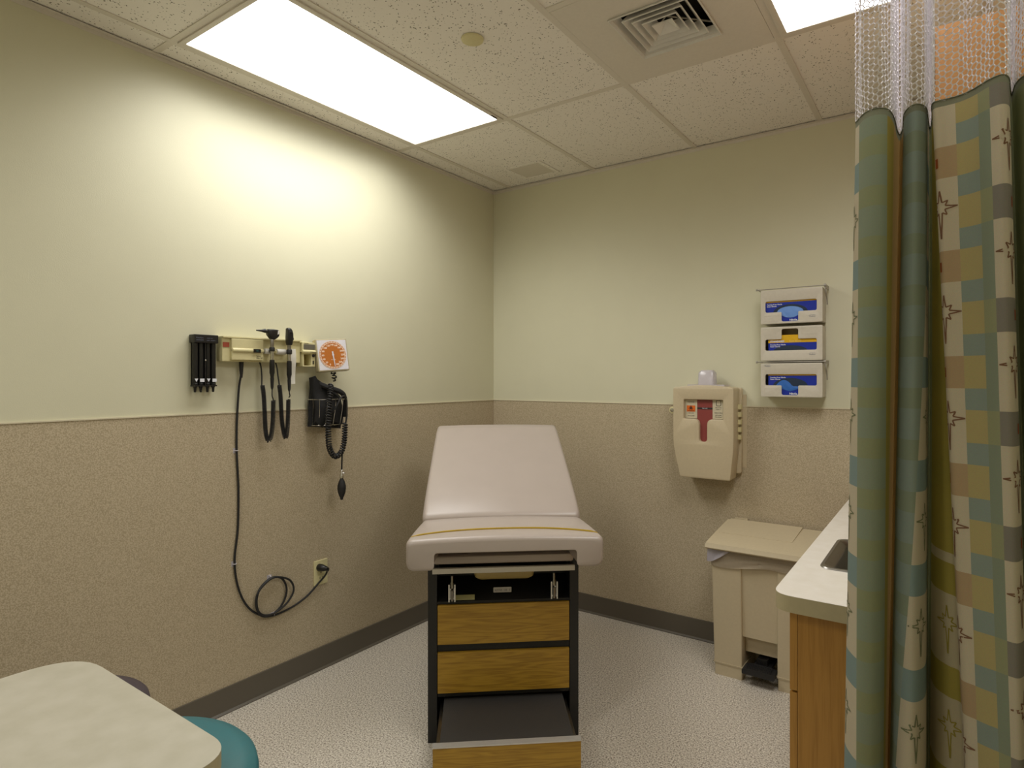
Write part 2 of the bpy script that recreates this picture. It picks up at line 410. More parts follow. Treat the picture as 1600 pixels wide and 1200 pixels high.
# ------------------------------------------------------------------ LEFT WALL
# specula dispenser
t = thing('specula_dispenser', 'black four-tube ear tip dispenser mounted on the left wall', 'dispenser', (0, -1.915, 1.33))
obj('back_plate', plate([rrect(-1.940, -1.858, 1.352, 1.548, .004)], .006, .001, LW(0)), M_black, t)
bm = plate([rrect(-1.947, -1.853, 1.523, 1.556, .003)], .044, .002, LW(.001))
obj('header', bm, M_black, t)
bm = BM(); box(bm, .006, .036, -1.903, -1.898, 1.355, 1.523); obj('divider', bm, M_black, t, bevel=.001)
for k, yy in enumerate((-1.936, -1.914, -1.888, -1.865)):
    bm = BM(); lathe(bm, [(.0088, 1.362), (.0098, 1.37), (.0098, 1.524)], (.026, yy, 0), n=20)
    tb_ = obj('tube', bm, M_black, t)
    bm = BM(); lathe(bm, [(.0035, 1.328), (.0045, 1.331), (.0055, 1.345), (.0092, 1.354), (.0104, 1.358), (.0104, 1.3625), (.009, 1.364)], (.026, yy, 0), n=20)
    obj('nozzle', bm, M_blacks, tb_)
    if k % 2: bm = plate([rrect(yy-.008, yy+.009, 1.369, 1.382, .001)], .0006, 0, LW(.0362))
    else: bm = plate([[(yy-.007, 1.382), (yy, 1.369), (yy+.007, 1.382)]], .0006, 0, LW(.0362))
    obj('sticker', bm, M_ink, tb_, label='white sticker')
box_ = BM(); box(box_, .006, .040, -1.944, -1.856, 1.351, 1.356); obj('bottom_shelf', box_, M_black, t, bevel=.001)
bm = BM(); lathe(bm, [(.0035, .036), (.0033, .038), (.001, .039)], (0, -1.9005, 1.455), 'x', 12); obj('screw', bm, M_chrome, t)
bm = BM(); merge(bm, text('KleenSpec', .0068, LW(.0455, -1.941, 1.541))); merge(bm, text('DISPENSER', .006, LW(.0455, -1.941, 1.532)))
merge(bm, text('single use', .006, LW(.0455, -1.900, 1.541))); merge(bm, text('adult   pediatric', .0055, LW(.0455, -1.900, 1.532)))
obj('lettering', bm, M_greyink, t, smooth=0)

# diagnostic wall unit
t = thing('diagnostic_unit', 'long cream wall unit holding two corded medical scopes', 'medical wall unit', (0, -1.63, 1.45))
obj('body', plate([rrect(-1.838, -1.478, 1.452, 1.552, .004)], .045, .003, LW(0)), M_cream, t)
obj('top_lip', box(BM(), .0, .056, -1.839, -1.478, 1.549, 1.554), M_cream, t, bevel=.001)
obj('front_panel', plate([rrect(-1.806, -1.668, 1.459, 1.546, .002)], .018, .002, LW(.042)), M_cream, t)
bm = BM(); lathe(bm, [(.003, -1.806), (.010, -1.803), (.0105, -1.79), (.0105, -1.672), (.009, -1.668)], (.056, 0, 1.4985), 'y', 20); rl = obj('rail', bm, M_cream, t)
obj('display', plate([rrect(-1.716, -1.684, 1.491, 1.5065, .001)], .003, 0, LW(.0655)), M_black, rl)
bm = BM(); merge(bm, text('00', .011, LW(.069, -1.706, 1.495))); obj('digits', bm, mat('lcd_teal', '#3a6a66', .4), rl, smooth=0)
obj('indicator_window', plate([rrect(-1.836, -1.810, 1.511, 1.530, .001)], .003, 0, LW(.0445)), M_red, t, label='brick red window')
bm = text('Welch\nAllyn 767', .0075, LW(.0603, -1.70, 1.474))
obj('lettering', bm, M_dark, t, smooth=0)
for y0_, y1_ in ((-1.662, -1.628), (-1.607, -1.560)):
    bm = BM(); lathe(bm, [(.004, y0_), (.0115, y0_+.002), (.012, y0_+.006), (.012, y1_-.006), (.0115, y1_-.002), (.004, y1_)], (.058, 0, 1.499), 'y', 20)
    box(bm, .04, .056, y0_+.006, y1_-.006, 1.492, 1.506)
    cr = obj('cradle', bm, M_white, t, label='white cradle roll')
    if y0_ < -1.65:
        obj('emblem', plate([[(-1.650, 1.503), (-1.645, 1.492), (-1.640, 1.503), (-1.645, 1.499)]], .0006, 0, LW(.0702)), M_dark, cr)
for yy in (-1.60, -1.53):
    bm = BM(); box(bm, .04, .062, yy-.01, yy+.012, 1.492, 1.503); obj('support', bm, M_cream, t, bevel=.002)
md = obj('clock_module', plate([rrect(-1.478, -1.404, 1.502, 1.547, .003)], .056, .002, LW(.002)), M_cream, t)
obj('clock_screen', plate([rrect(-1.470, -1.412, 1.514, 1.538, .001)], .002, 0, LW(.0575)), M_lcd, md)
bm = BM(); lathe(bm, [(.003, -1.479), (.009, -1.476), (.009, -1.407), (.003, -1.403)], (.056, 0, 1.504), 'y', 18); obj('module_rail', bm, M_cream, md)
obj('lettering', text('THERMOMETER', .005, LW(.0665, -1.441, 1.501)), M_dark, md, smooth=0); obj('screen_lettering', text('SURETEMP', .005, LW(.0585, -1.468, 1.5405)), M_dark, md, smooth=0)
ft = obj('probe_holder', plate([rrect(-1.474, -1.408, 1.436, 1.500, .003), rrect(-1.467, -1.429, 1.441, 1.493, .002)], .05, .001, LW(.006)), M_cream, t)
obj('holder_back', box(BM(), .004, .012, -1.474, -1.408, 1.437, 1.499), M_tan, ft)
bm = BM(); lathe(bm, [(.007, .054), (.007, .060), (.005, .062)], (0, -1.4185, 1.487), 'x', 18); obj('knob', bm, M_black, ft)
obj('slot', plate([rrect(-1.4215, -1.4155, 1.447, 1.464, .002)], .0015, 0, LW(.056)), M_black, ft)
obj('backing', plate([rrect(-1.48, -1.40, 1.44, 1.551, .003)], .006, .001, LW(0)), M_cream, t)

def scope_handle(bm, x, y, zt, zb):   # grip
    return lathe(bm, [(.006, zb-.02), (.0085, zb), (.0105, zb+.006), (.0105, zt-.01), (.0095, zt)], (x, y, 0), n=20)
# otoscope
t = thing('otoscope', 'black otoscope with a pointed ear tip hanging on the wall unit', 'otoscope', (.085, -1.64, 1.36))
x, y = .083, -1.642
bm = BM(); lathe(bm, [(.0075, 1.455), (.0075, 1.497), (.0085, 1.502)], (x, y, 0), n=18); obj('neck', bm, M_chrome, t)
bm = BM(); lathe(bm, [(.009, 1.498), (.0115, 1.500), (.0115, 1.512), (.0095, 1.516)], (x, y, 0), n=20); obj('collar', bm, M_black, t)
bm = BM(); lathe(bm, [(.0072, 1.512), (.0078, 1.52), (.0078, 1.548), (.0072, 1.55)], (x, y, 0), n=18); obj('shaft', bm, M_steel, t)
bm = BM()
rings = []
for yy, hw, zl, zh in ((-1.668, .007, 1.575, 1.587), (-1.663, .011, 1.566, 1.592), (-1.650, .013, 1.552, 1.593), (-1.636, .013, 1.548, 1.593), (-1.622, .012, 1.556, 1.592), (-1.614, .010, 1.563, 1.590)):
    rings.append([(x+p, yy, q_) for p, q_ in rrect(-hw, hw, zl, zh, .006, 3)])
loft(bm, rings); hd = obj('head', fixn(bm), M_black, t, smooth=50)
bm = BM(); lathe(bm, [(.0065, -1.668), (.006, -1.673)], (x, 0, 1.582), 'y', 16); lathe(bm, [(.009, -1.6735), (.0085, -1.677), (.005, -1.690), (.0028, -1.712), (.0026, -1.714)], (x, 0, 1.584), 'y', 16)
obj('speculum', fixn(bm), M_black, hd)
obj('eye_window', plate([rpoly([(-1.624, 1.570), (-1.617, 1.574), (-1.616, 1.588), (-1.622, 1.588)], .002)], .0015, 0, LW(x+.0115)), M_white, hd)
bm = scope_handle(BM(), x, y, 1.462, 1.40); obj('grip', bm, M_black, t)
bm = BM(); lathe(bm, [(.0032, 1.335), (.006, 1.345), (.0078, 1.385)], (x, y, 0), n=14); obj('strain_relief', bm, M_rubber, t)
bm = BM(); tube(bm, crom([(.02, -1.660, 1.452), (.03, -1.660, 1.43), (.034, -1.659, 1.39), (.04, -1.663, 1.352)], 6), .003, 8)
coil(bm, [(.04, -1.660, 1.352), (.045, -1.656, 1.30), (.05, -1.653, 1.18), (.055, -1.652, 1.142), (.06, -1.645, 1.115), (.068, -1.637, 1.135), (.075, -1.633, 1.20), (.08, -1.634, 1.288)], .0078, .0024, 80)
tube(bm, crom([(.08, -1.634, 1.288), (.082, -1.637, 1.296), (.083, -1.642, 1.31), (.083, -1.642, 1.34)], 6), .0026, 8)
obj('coiled_cord', bm, M_rubber, t)
# ophthalmoscope
t = thing('ophthalmoscope', 'black ophthalmoscope with an upright head hanging on the wall unit', 'ophthalmoscope', (.085, -1.565, 1.36))
y = -1.560
bm = BM(); lathe(bm, [(.0075, 1.455), (.0075, 1.493)], (x, y, 0), n=18); obj('neck', bm, M_chrome, t)
bm = BM(); lathe(bm, [(.009, 1.488), (.0118, 1.491), (.0118, 1.506), (.0095, 1.510)], (x, y, 0), n=20); obj('collar', bm, M_black, t)
bm = BM(); lathe(bm, [(.0075, 1.506), (.008, 1.512), (.008, 1.531)], (x, y, 0), n=18); obj('shaft', bm, M_steel, t)
bm = BM(); rings = []
for z, a0, a1, hw in ((1.529, -.010, .010, .010), (1.540, -.012, .012, .012), (1.560, -.013, .015, .013), (1.580, -.012, .014, .013), (1.592, -.012, .011, .012), (1.600, -.013, .007, .010), (1.604, -.010, .003, .006)):
    rings.append([(x+q_, y+p, z) for p, q_ in rrect(a0, a1, -hw, hw, .006, 3)])
loft(bm, rings); hd = obj('head', fixn(bm), M_black, t, smooth=50)
bm = BM(); lathe(bm, [(.006, .0), (.006, .003), (.004, .004)], (x+.012, y, 1.585), 'x', 16); obj('eyepiece', bm, M_blacks, hd)
bm = BM(); lathe(bm, [(.009, -.002), (.009, .002)], (x, y+.013, 1.557), 'x', 16); obj('lens_wheel', bm, M_rubber, hd)
bm = scope_handle(BM(), x, y, 1.459, 1.392); obj('grip', bm, M_black, t)
bm = BM(); lathe(bm, [(.0032, 1.325), (.006, 1.335), (.0078, 1.377)], (x, y, 0), n=14); obj('strain_relief', bm, M_rubber, t)
bm = BM(); tube(bm, crom([(.02, -1.585, 1.452), (.03, -1.585, 1.43), (.034, -1.582, 1.39), (.04, -1.580, 1.354)], 6), .003, 8)
coil(bm, [(.04, -1.580, 1.352), (.045, -1.577, 1.30), (.05, -1.574, 1.20), (.058, -1.569, 1.14), (.066, -1.567, 1.122), (.072, -1.564, 1.14), (.078, -1.563, 1.20), (.08, -1.562, 1.290)], .0078, .0024, 78)
tube(bm, crom([(.08, -1.560, 1.298), (.082, -1.556, 1.306), (.083, -1.559, 1.318), (.083, -1.560, 1.33)], 6), .0026, 8)
obj('coiled_cord', bm, M_rubber, t)
# white strip hanging from the rail
bm = BM(); rings = []
for k in range(9):
    z = 1.514-k*.0195; xx = .068+.004*math.sin(k*.7); rings.append([(xx, -1.546, z), (xx, -1.519, z), (xx+.0012, -1.519, z), (xx+.0012, -1.546, z)])
loft(bm, rings); tag(obj('tape_strip', fixn(bm), M_tape), 'white strip hanging down beside the second scope grip', 'tape')

# power cord
t = thing('power_cord', 'long black power cord running down the left wall to the outlet', 'power cord', (0, -1.6, .35))
bm = BM()
P = [(.022, -1.744, 1.452), (.02, -1.744, 1.40), (.014, -1.750, 1.34), (.0095, -1.756, 1.20), (.0095, -1.757, 1.08), (.0095, -1.752, .98), (.0095, -1.749, .90), (.0095, -1.752, .75), (.0095, -1.766, .62), (.0095, -1.752, .51),
     (.0095, -1.715, .42), (.0095, -1.660, .362), (.0095, -1.60, .341),
     (.015, -1.55, .372), (.016, -1.528, .43), (.016, -1.55, .487), (.016, -1.602, .506), (.016, -1.655, .475), (.016, -1.672, .42), (.016, -1.655, .365), (.016, -1.60, .345),
     (.022, -1.535, .372), (.022, -1.497, .42), (.022, -1.515, .472), (.022, -1.575, .503), (.022, -1.62, .500), (.022, -1.668, .462), (.022, -1.678, .41), (.02, -1.655, .358), (.013, -1.60, .337),
     (.0095, -1.545, .336), (.0095, -1.48, .347), (.0095, -1.415, .372), (.012, -1.362, .410), (.025, -1.328, .447), (.038, -1.326, .478)]
tube(bm, crom(P, 8), .0045, 8); obj('cable', bm, M_rubber, t)
bm = BM(); lathe(bm, [(.005, 1.385), (.0062, 1.40), (.0085, 1.43), (.0095, 1.452)], (.022, -1.744, 0), n=16); obj('strain_relief', bm, M_rubber, t)
bm = BM(); tube(bm, [(.0075, -1.352, .487), (.012, -1.352, .487), (.030, -1.350, .487), (.040, -1.347, .486), (.046, -1.340, .484), (.046, -1.332, .479), (.040, -1.326, .470)], [.016, .0175, .0165, .014, .011, .009, .006], 16); obj('plug', bm, M_black, t)
def clip(y, z, label, ry=0):
    bm = BM(); box(bm, .0031, .0045, y-.012, y+.008, z-.011, z+.011)
    tube(bm, [(.004, y-.005+.012*math.cos(a_), z) if 0 else (.0035+.0125*math.sin(a_), y+.0075*math.cos(a_), z) for a_ in [PI*k/8 for k in range(9)]], .0018, 6)
    if ry: bmesh.ops.rotate(bm, verts=bm.verts[:], cent=(0, y, z), matrix=Matrix.Rotation(ry, 3, 'X'))
    tag(obj('cable_clip', bm, M_clear), label, 'cable clip', 'clips along the power cord')
clip(-1.757, 1.08, 'small clear clip holding the cord at mid-height, upper one on the straight run')
clip(-1.765, .607, 'small clear clip on the straight cord run, lower one level with the outlet')
clip(-1.605, .509, 'small clear clip at the top of the coiled cord loop', PI/2)
clip(-1.588, .340, 'small clear clip at the bottom of the coiled cord loop', PI/2)

# outlet
t = thing('wall_outlet', 'cream duplex wall outlet low on the left wall', 'outlet', (0, -1.342, .40))
obj('cover', plate([rrect(-1.379, -1.304, .402, .519, .004)], .0065, .002, LW(.003)), M_cream, t)
for zc in (.487, .432):
    o_ = obj('socket', plate([rrect(-1.358, -1.326, zc-.017, zc+.017, .012)], .002, .0005, LW(.0095)), M_cream, t)
    bm = BM()
    for dy in (-.008, .006): box(bm, .0115, .0119, -1.342+dy, -1.342+dy+.0025, zc-.002, zc+.009)
    lathe(bm, [(.003, .0113), (.003, .0119)], (0, -1.342, zc-.009), 'x', 10); obj('slots', bm, M_dark, o_)
bm = BM(); lathe(bm, [(.003, .0095), (.0028, .0105)], (0, -1.342, .4605), 'x', 10); obj('screw', bm, M_chrome, t)

# pressure gauge
cg = Vector((.088, -1.3349, 1.4927)); ya, pi_, ro, S = -.2464, .1329, .0646, .1526
nn = Vector((math.cos(ya)*math.cos(pi_), math.sin(ya)*math.cos(pi_), math.sin(pi_))); aa = Vector((-math.sin(ya), math.cos(ya), 0)); bb = nn.cross(aa)
a2 = aa*math.cos(ro)+bb*math.sin(ro); b2 = nn.cross(a2); GM = FR(cg, a2, b2, nn)
t = thing('pressure_gauge', 'square blood pressure gauge with orange round dial on the wall', 'pressure gauge', (0, -1.335, 1.41))
h = S/2
obj('case', plate([rrect(-h, h, -h, h, .006)], .036, .003, GM @ UP(-.036)), M_edge, t)
dl = obj('dial_plate', plate([rrect(-h+.006, h-.006, -h+.006, h-.006, .003)], .001, 0, GM), M_dialw, t)
def circ(r, n=48): return [(r*math.cos(2*PI*k/n), r*math.sin(2*PI*k/n)) for k in range(n)]
obj('dial', plate([circ(.066)], .0008, 0, GM @ UP(.001)), M_dial, dl, smooth=0)
bm = plate([circ(.0585), circ(.0572)], .0005, 0, GM @ UP(.0018)); merge(bm, plate([circ(.0655), circ(.0645)], .0005, 0, GM @ UP(.0018)))
for k in range(60):
    th = -2*PI*k/60; Mk = GM @ Matrix.Rotation(th, 4, 'Z') @ UP(.0018); w_ = .0009 if k % 2 else .0020
    merge(bm, plate([[(-w_, .0585), (w_, .0585), (w_, .0645), (-w_, .0645)]], .0005, 0, Mk))
for k in range(15):
    th = PI+R(22)+k*R(316/14) ; p = Vector((-math.sin(th), math.cos(th), 0)); p = Vector((math.sin(-th), math.cos(-th), 0))
    p = Vector((math.cos(-PI/2-R(22)-k*R(316/14)), math.sin(-PI/2-R(22)-k*R(316/14)), 0))*.048
    merge(bm, text(str(k*20 if k else 0), .0115, GM @ Matrix.Translation((p.x, p.y-.004, .0019)), align='CENTER', bold=.0004))
merge(bm, text('mmHg', .008, GM @ Matrix.Translation((0, -.024, .0019)), align='CENTER'))
obj('scale', bm, M_dialink, dl, smooth=0)
bm = plate([[(-.0035, .016), (.0035, .016), (.0012, -.055), (-.0012, -.055)]], .001, 0, GM @ Matrix.Rotation(R(4), 4, 'Z') @ UP(.0035)); merge(bm, plate([circ(.005, 16)], .002, 0, GM @ UP(.003)))
obj('needle', bm, M_dialw, dl, smooth=0)
obj('glass', plate([rrect(-h+.004, h-.004, -h+.004, h-.004, .003)], .0015, 0, GM @ UP(.0055)), mat('gauge_glass', '#f8f8f8', .05, trans=1, alpha=.06), dl, smooth=0)
bm = BM(); box(bm, .0, .012, -1.37, -1.30, 1.47, 1.52); tube(bm, [(.01, -1.335, 1.495), cg-nn*.035], .011, 12); obj('bracket', bm, M_black, t)
bm = BM(); coil(bm, [(.062, -1.322, 1.42), (.068, -1.310, 1.398), (.07, -1.318, 1.372)], .009, .0032, 3.5, 12, 6); obj('hose_stub', bm, M_rubber, t)

# basket with cuff
t = thing('wire_basket', 'small chrome wire basket on the left wall below the gauge', 'wire basket', (0, -1.34, 1.155))
def bask(z, k=1.0): # outline at height
    return [(.012, -1.425, z), (.06*k, -1.422+.006*(1-k)*5, z), (.10*k, -1.405+.008*(1-k)*5, z), (.115*k, -1.36, z), (.115*k, -1.305, z), (.10*k, -1.262-.008*(1-k)*5, z), (.06*k, -1.245-.006*(1-k)*5, z), (.012, -1.242, z)]
bm = BM(); tube(bm, crom(bask(1.285), 5), .0024, 8); tube(bm, [(.012, -1.425, 1.285), (.012, -1.242, 1.285)], .0024, 8); obj('rim', bm, M_chrome, t)
bm = BM(); tube(bm, crom(bask(1.165, .8), 5), .002, 8); tube(bm, [(.012, -1.425, 1.165), (.012, -1.242, 1.165)], .002, 8); obj('base_ring', bm, M_chrome, t)
top_ = crom(bask(1.285), 5); bot_ = crom(bask(1.165, .8), 5)
for k in range(1, len(top_)-1, 4):
    bm = BM(); tube(bm, [top_[k], (top_[k]+bot_[k])/2+Vector((.002, 0, 0)), bot_[k]], .0014, 6); obj('wire', bm, M_chrome, t)
bm = BM(); 
for dy in (.03, .06, .09, .12, .15): tube(bm, [(.012, -1.425+dy, 1.165), (.085, -1.418+dy*.95, 1.165)], .0013, 6)
obj('bottom_wires', bm, M_chrome, t)
for yy in (-1.40, -1.265):
    bm = BM(); box(bm, .003, .013, yy-.004, yy+.004, 1.16, 1.30); obj('mount', bm, M_chrome, t, bevel=.001)

t = thing('blood_pressure_cuff', 'black blood pressure cuff stuffed in the wire basket with squeeze bulb hanging', 'blood pressure cuff', (.06, -1.34, 1.0))
bm = BM(); rings = []
# folded fabric, sloping up to a corner on the left
N = 15
for k in range(N):
    f = k/(N-1); z = 1.172+f*.213
    yl = -1.418+.006*math.sin(f*5)-.012*(1-f)**2*0; yr = -1.262 if f < .6 else -1.262-(f-.6)/.4*.148
    th = .030*(1-f**2.2)+.006
    cxx = .055+.006*math.sin(f*7)
    ring = []
    for q_ in range(20):
        an = 2*PI*q_/20; ca, sa = math.cos(an), math.sin(an)
        px = cxx+th*sa*(1+.22*math.sin(3*an+f*6)); py = (yl+yr)/2+(yr-yl)/2*(abs(ca)**.7)*(1 if ca > 0 else -1)
        ring.append((px, py, z+.012*math.sin(5*an+f*4)*(1-f)))
    rings.append(ring)
loft(bm, rings); obj('cuff_body', fixn(bm), M_cuff, t, smooth=60)
bm = BM(); rings = []
for f in [k/10 for k in range(11)]:
    z = 1.385-f*.225; y0_ = -1.421-.018*max(0, f-.45)+.0; y1_ = -1.395+.14*min(1, f*1.25)
    xx = .028+.004*math.sin(f*9)
    rings.append([(xx, y0_, z), (xx+.012, y0_+.004, z), (xx+.030+.012*math.sin(f*6), (y0_+y1_)/2, z+.01), (xx+.014, y1_, z-.02*f), (xx, y1_, z-.02*f)])
loft(bm, rings); obj('cuff_flap', fixn(bm), M_cuff, t, smooth=60)
bm = BM(); tube(bm, crom([(.045, -1.40, 1.365), (.085, -1.36, 1.34), (.10, -1.30, 1.318), (.095, -1.272, 1.285), (.09, -1.265, 1.20)], 6), .012, 8); obj('rolled_strap', bm, M_cuff, t)
bm = BM(); coil(bm, [(.085, -1.345, 1.350), (.118, -1.372, 1.31), (.128, -1.388, 1.24), (.128, -1.390, 1.12), (.122, -1.376, 1.055), (.118, -1.345, 1.020), (.116, -1.310, 1.035), (.112, -1.288, 1.09), (.105, -1.278, 1.17)], .0105, .0038, 46, 10, 6)
obj('coiled_hose', bm, M_rubber, t)
bm = BM(); tube(bm, crom([(.09, -1.375, 1.20), (.122, -1.350, 1.24), (.127, -1.32, 1.29), (.115, -1.290, 1.298), (.11, -1.275, 1.27), (.105, -1.270, 1.20), (.10, -1.272, 1.16)], 8), .0042, 8)
tube(bm, crom([(.11, -1.272, 1.20), (.108, -1.282, 1.14), (.095, -1.285, 1.05), (.09, -1.284, .995), (.088, -1.284, .945)], 6), .0038, 8)
obj('air_hose', bm, M_rubber, t)
bm = BM(); lathe(bm, [(.004, .948), (.0065, .944), (.0065, .925), (.009, .921), (.009, .908)], (.088, -1.284, 0), n=14); tube(bm, [(.088, -1.284, .932), (.10, -1.276, .932)], .0045, 8); obj('valve', bm, M_chrome, t, label='silver valve')
bm = BM(); lathe(bm, [(.006, .912), (.0075, .905), (.014, .892), (.0195, .872), (.0200, .858), (.0175, .840), (.0115, .822), (.0075, .815), (.0065, .806), (.003, .804)], (.088, -1.284, 0), n=26); obj('bulb', fixn(bm), M_rubber, t)

# ------------------------------------------------------------------ BACK WALL
# sharps container
t = thing('sharps_container', 'beige wall-mounted sharps disposal cabinet with red window', 'sharps container', (1.45, 0, .87))
arch = [(1.289+(1.602-1.289)*k/10, 1.336+.012*math.sin(PI*k/10)) for k in range(11)]
outer = [(1.327, .874), (1.585, .874)] + [(1.602, 1.04)] + arch[::-1] + [(1.289, 1.04)]
outer = rpoly(outer, [.012, .012, .05] + [.012] + [0]*9 + [.012] + [.05], 4)
tw = rpoly([(1.347, 1.176), (1.428, 1.176), (1.428, 1.060), (1.468, 1.060), (1.468, 1.176), (1.549, 1.176), (1.549, 1.274), (1.347, 1.274)], [.006, .03, .0198, .0198, .03, .006, .006, .006], 8)
obj('door', plate([outer, tw], .104, .006, BW(-.031)), M_plastic, t)
bk = rpoly([(1.315, .90), (1.61, .90), (1.612, 1.05), (1.612, 1.335), (1.285, 1.335), (1.285, 1.05)], .012, 4)
obj('back_shell', plate([bk], .0275, .004, BW(-.0035)), M_plastic, t)
inn = obj('inner_bin', plate([[(1.41, 1.05), (1.495, 1.05), (1.495, 1.18), (1.56, 1.18), (1.56, 1.285), (1.34, 1.285), (1.34, 1.18), (1.41, 1.18)]], .02, 0, BW(-.095)), M_marred, t, smooth=0, label='dull red inner bin')
lb = obj('warning_label', plate([rrect(1.348, 1.412, 1.178, 1.273, .001)], .001, 0, BW(-.1155)), M_label, inn)
obj('orange_symbol', plate([rrect(1.358, 1.402, 1.212, 1.243, .001)], .001, 0, BW(-.117)), M_orange, lb, smooth=0)
bm = plate([circ(.0055, 20), circ(.0038, 20)], .0005, 0, BW(-.1185, 1.380, 1.2305))
for k in range(3):
    a_ = PI/2+k*2*PI/3; merge(bm, plate([circ(.0055, 20), circ(.0036, 20)], .0005, 0, BW(-.1185, 1.380+.0058*math.cos(a_), 1.2305+.0058*math.sin(a_))))
merge(bm, text('BIOHAZARD', .0058, BW(-.1185, 1.380, 1.2145), align='CENTER')); merge(bm, text('CAUTION', .008, BW(-.1170, 1.380, 1.258), align='CENTER'))
merge(bm, text('sharps only', .006, BW(-.1170, 1.380, 1.203), align='CENTER')); merge(bm, text('do not overfill', .006, BW(-.1170, 1.380, 1.188), align='CENTER'))
obj('symbol_print', bm, M_dark, lb, smooth=0)
lb2 = obj('instruction_label', plate([rrect(1.492, 1.548, 1.178, 1.273, .001)], .001, 0, BW(-.1155)), M_label, inn)
bm = plate([rrect(1.510, 1.534, 1.243, 1.272, .006), rrect(1.512, 1.532, 1.245, 1.270, .005)], .0005, 0, BW(-.117))
for zz, s_ in ((1.232, 'DO NOT'), (1.224, 'reach in'), (1.207, 'replace when'), (1.194, 'full to line'), (1.186, 'see manual')): merge(bm, text(s_, .0075, BW(-.117, 1.521, zz), align='CENTER'))
obj('instruction_print', bm, M_dark, lb2, smooth=0)
st = obj('fill_line', box(BM(), 1.4125, 1.4915, -.1166, -.1156, 1.226, 1.234), M_dark, inn, smooth=0)
obj('line_print', text('FULL LINE', .006, BW(-.1168, 1.452, 1.228), align='CENTER'), M_ink, inn, smooth=0)
bm = BM(); lathe(bm, [(.001, .0), (.017, .0), (.018, -.01), (.016, -.014), (.001, -.015)], (1.284, -.118, 1.217), 'y', 24); lk = obj('lock', fixn(bm), M_cream, t)
bm = BM(); lathe(bm, [(.001, .0), (.010, .0), (.010, -.004), (.001, -.005)], (1.284, -.132, 1.217), 'y', 20); obj('lock_core', fixn(bm), M_chrome, lk)
for k in range(5):
    bm = BM(); z = 1.075+k*.038; box(bm, 1.596, 1.616, -.058, -.034, z, z+.024); obj('hinge', bm, M_cream, t, bevel=.003)
bm = BM(); box(bm, 1.36, 1.55, -.115, -.03, 1.3405, 1.351); 
rings = [[(px, -.075+py, z) for px, py in rrect(1.452-w_, 1.452+w_, -d_, d_, .012, 3)] for z, w_, d_ in ((1.350, .042, .032), (1.41, .040, .030), (1.424, .030, .022))]
loft(bm, rings); obj('funnel_lid', fixn(bm), M_clear, t, label='translucent lid')
obj('wall_plate', box(BM(), 1.25, 1.63, -.0045, -.003, .93, 1.30), M_plastic, t, smooth=0)

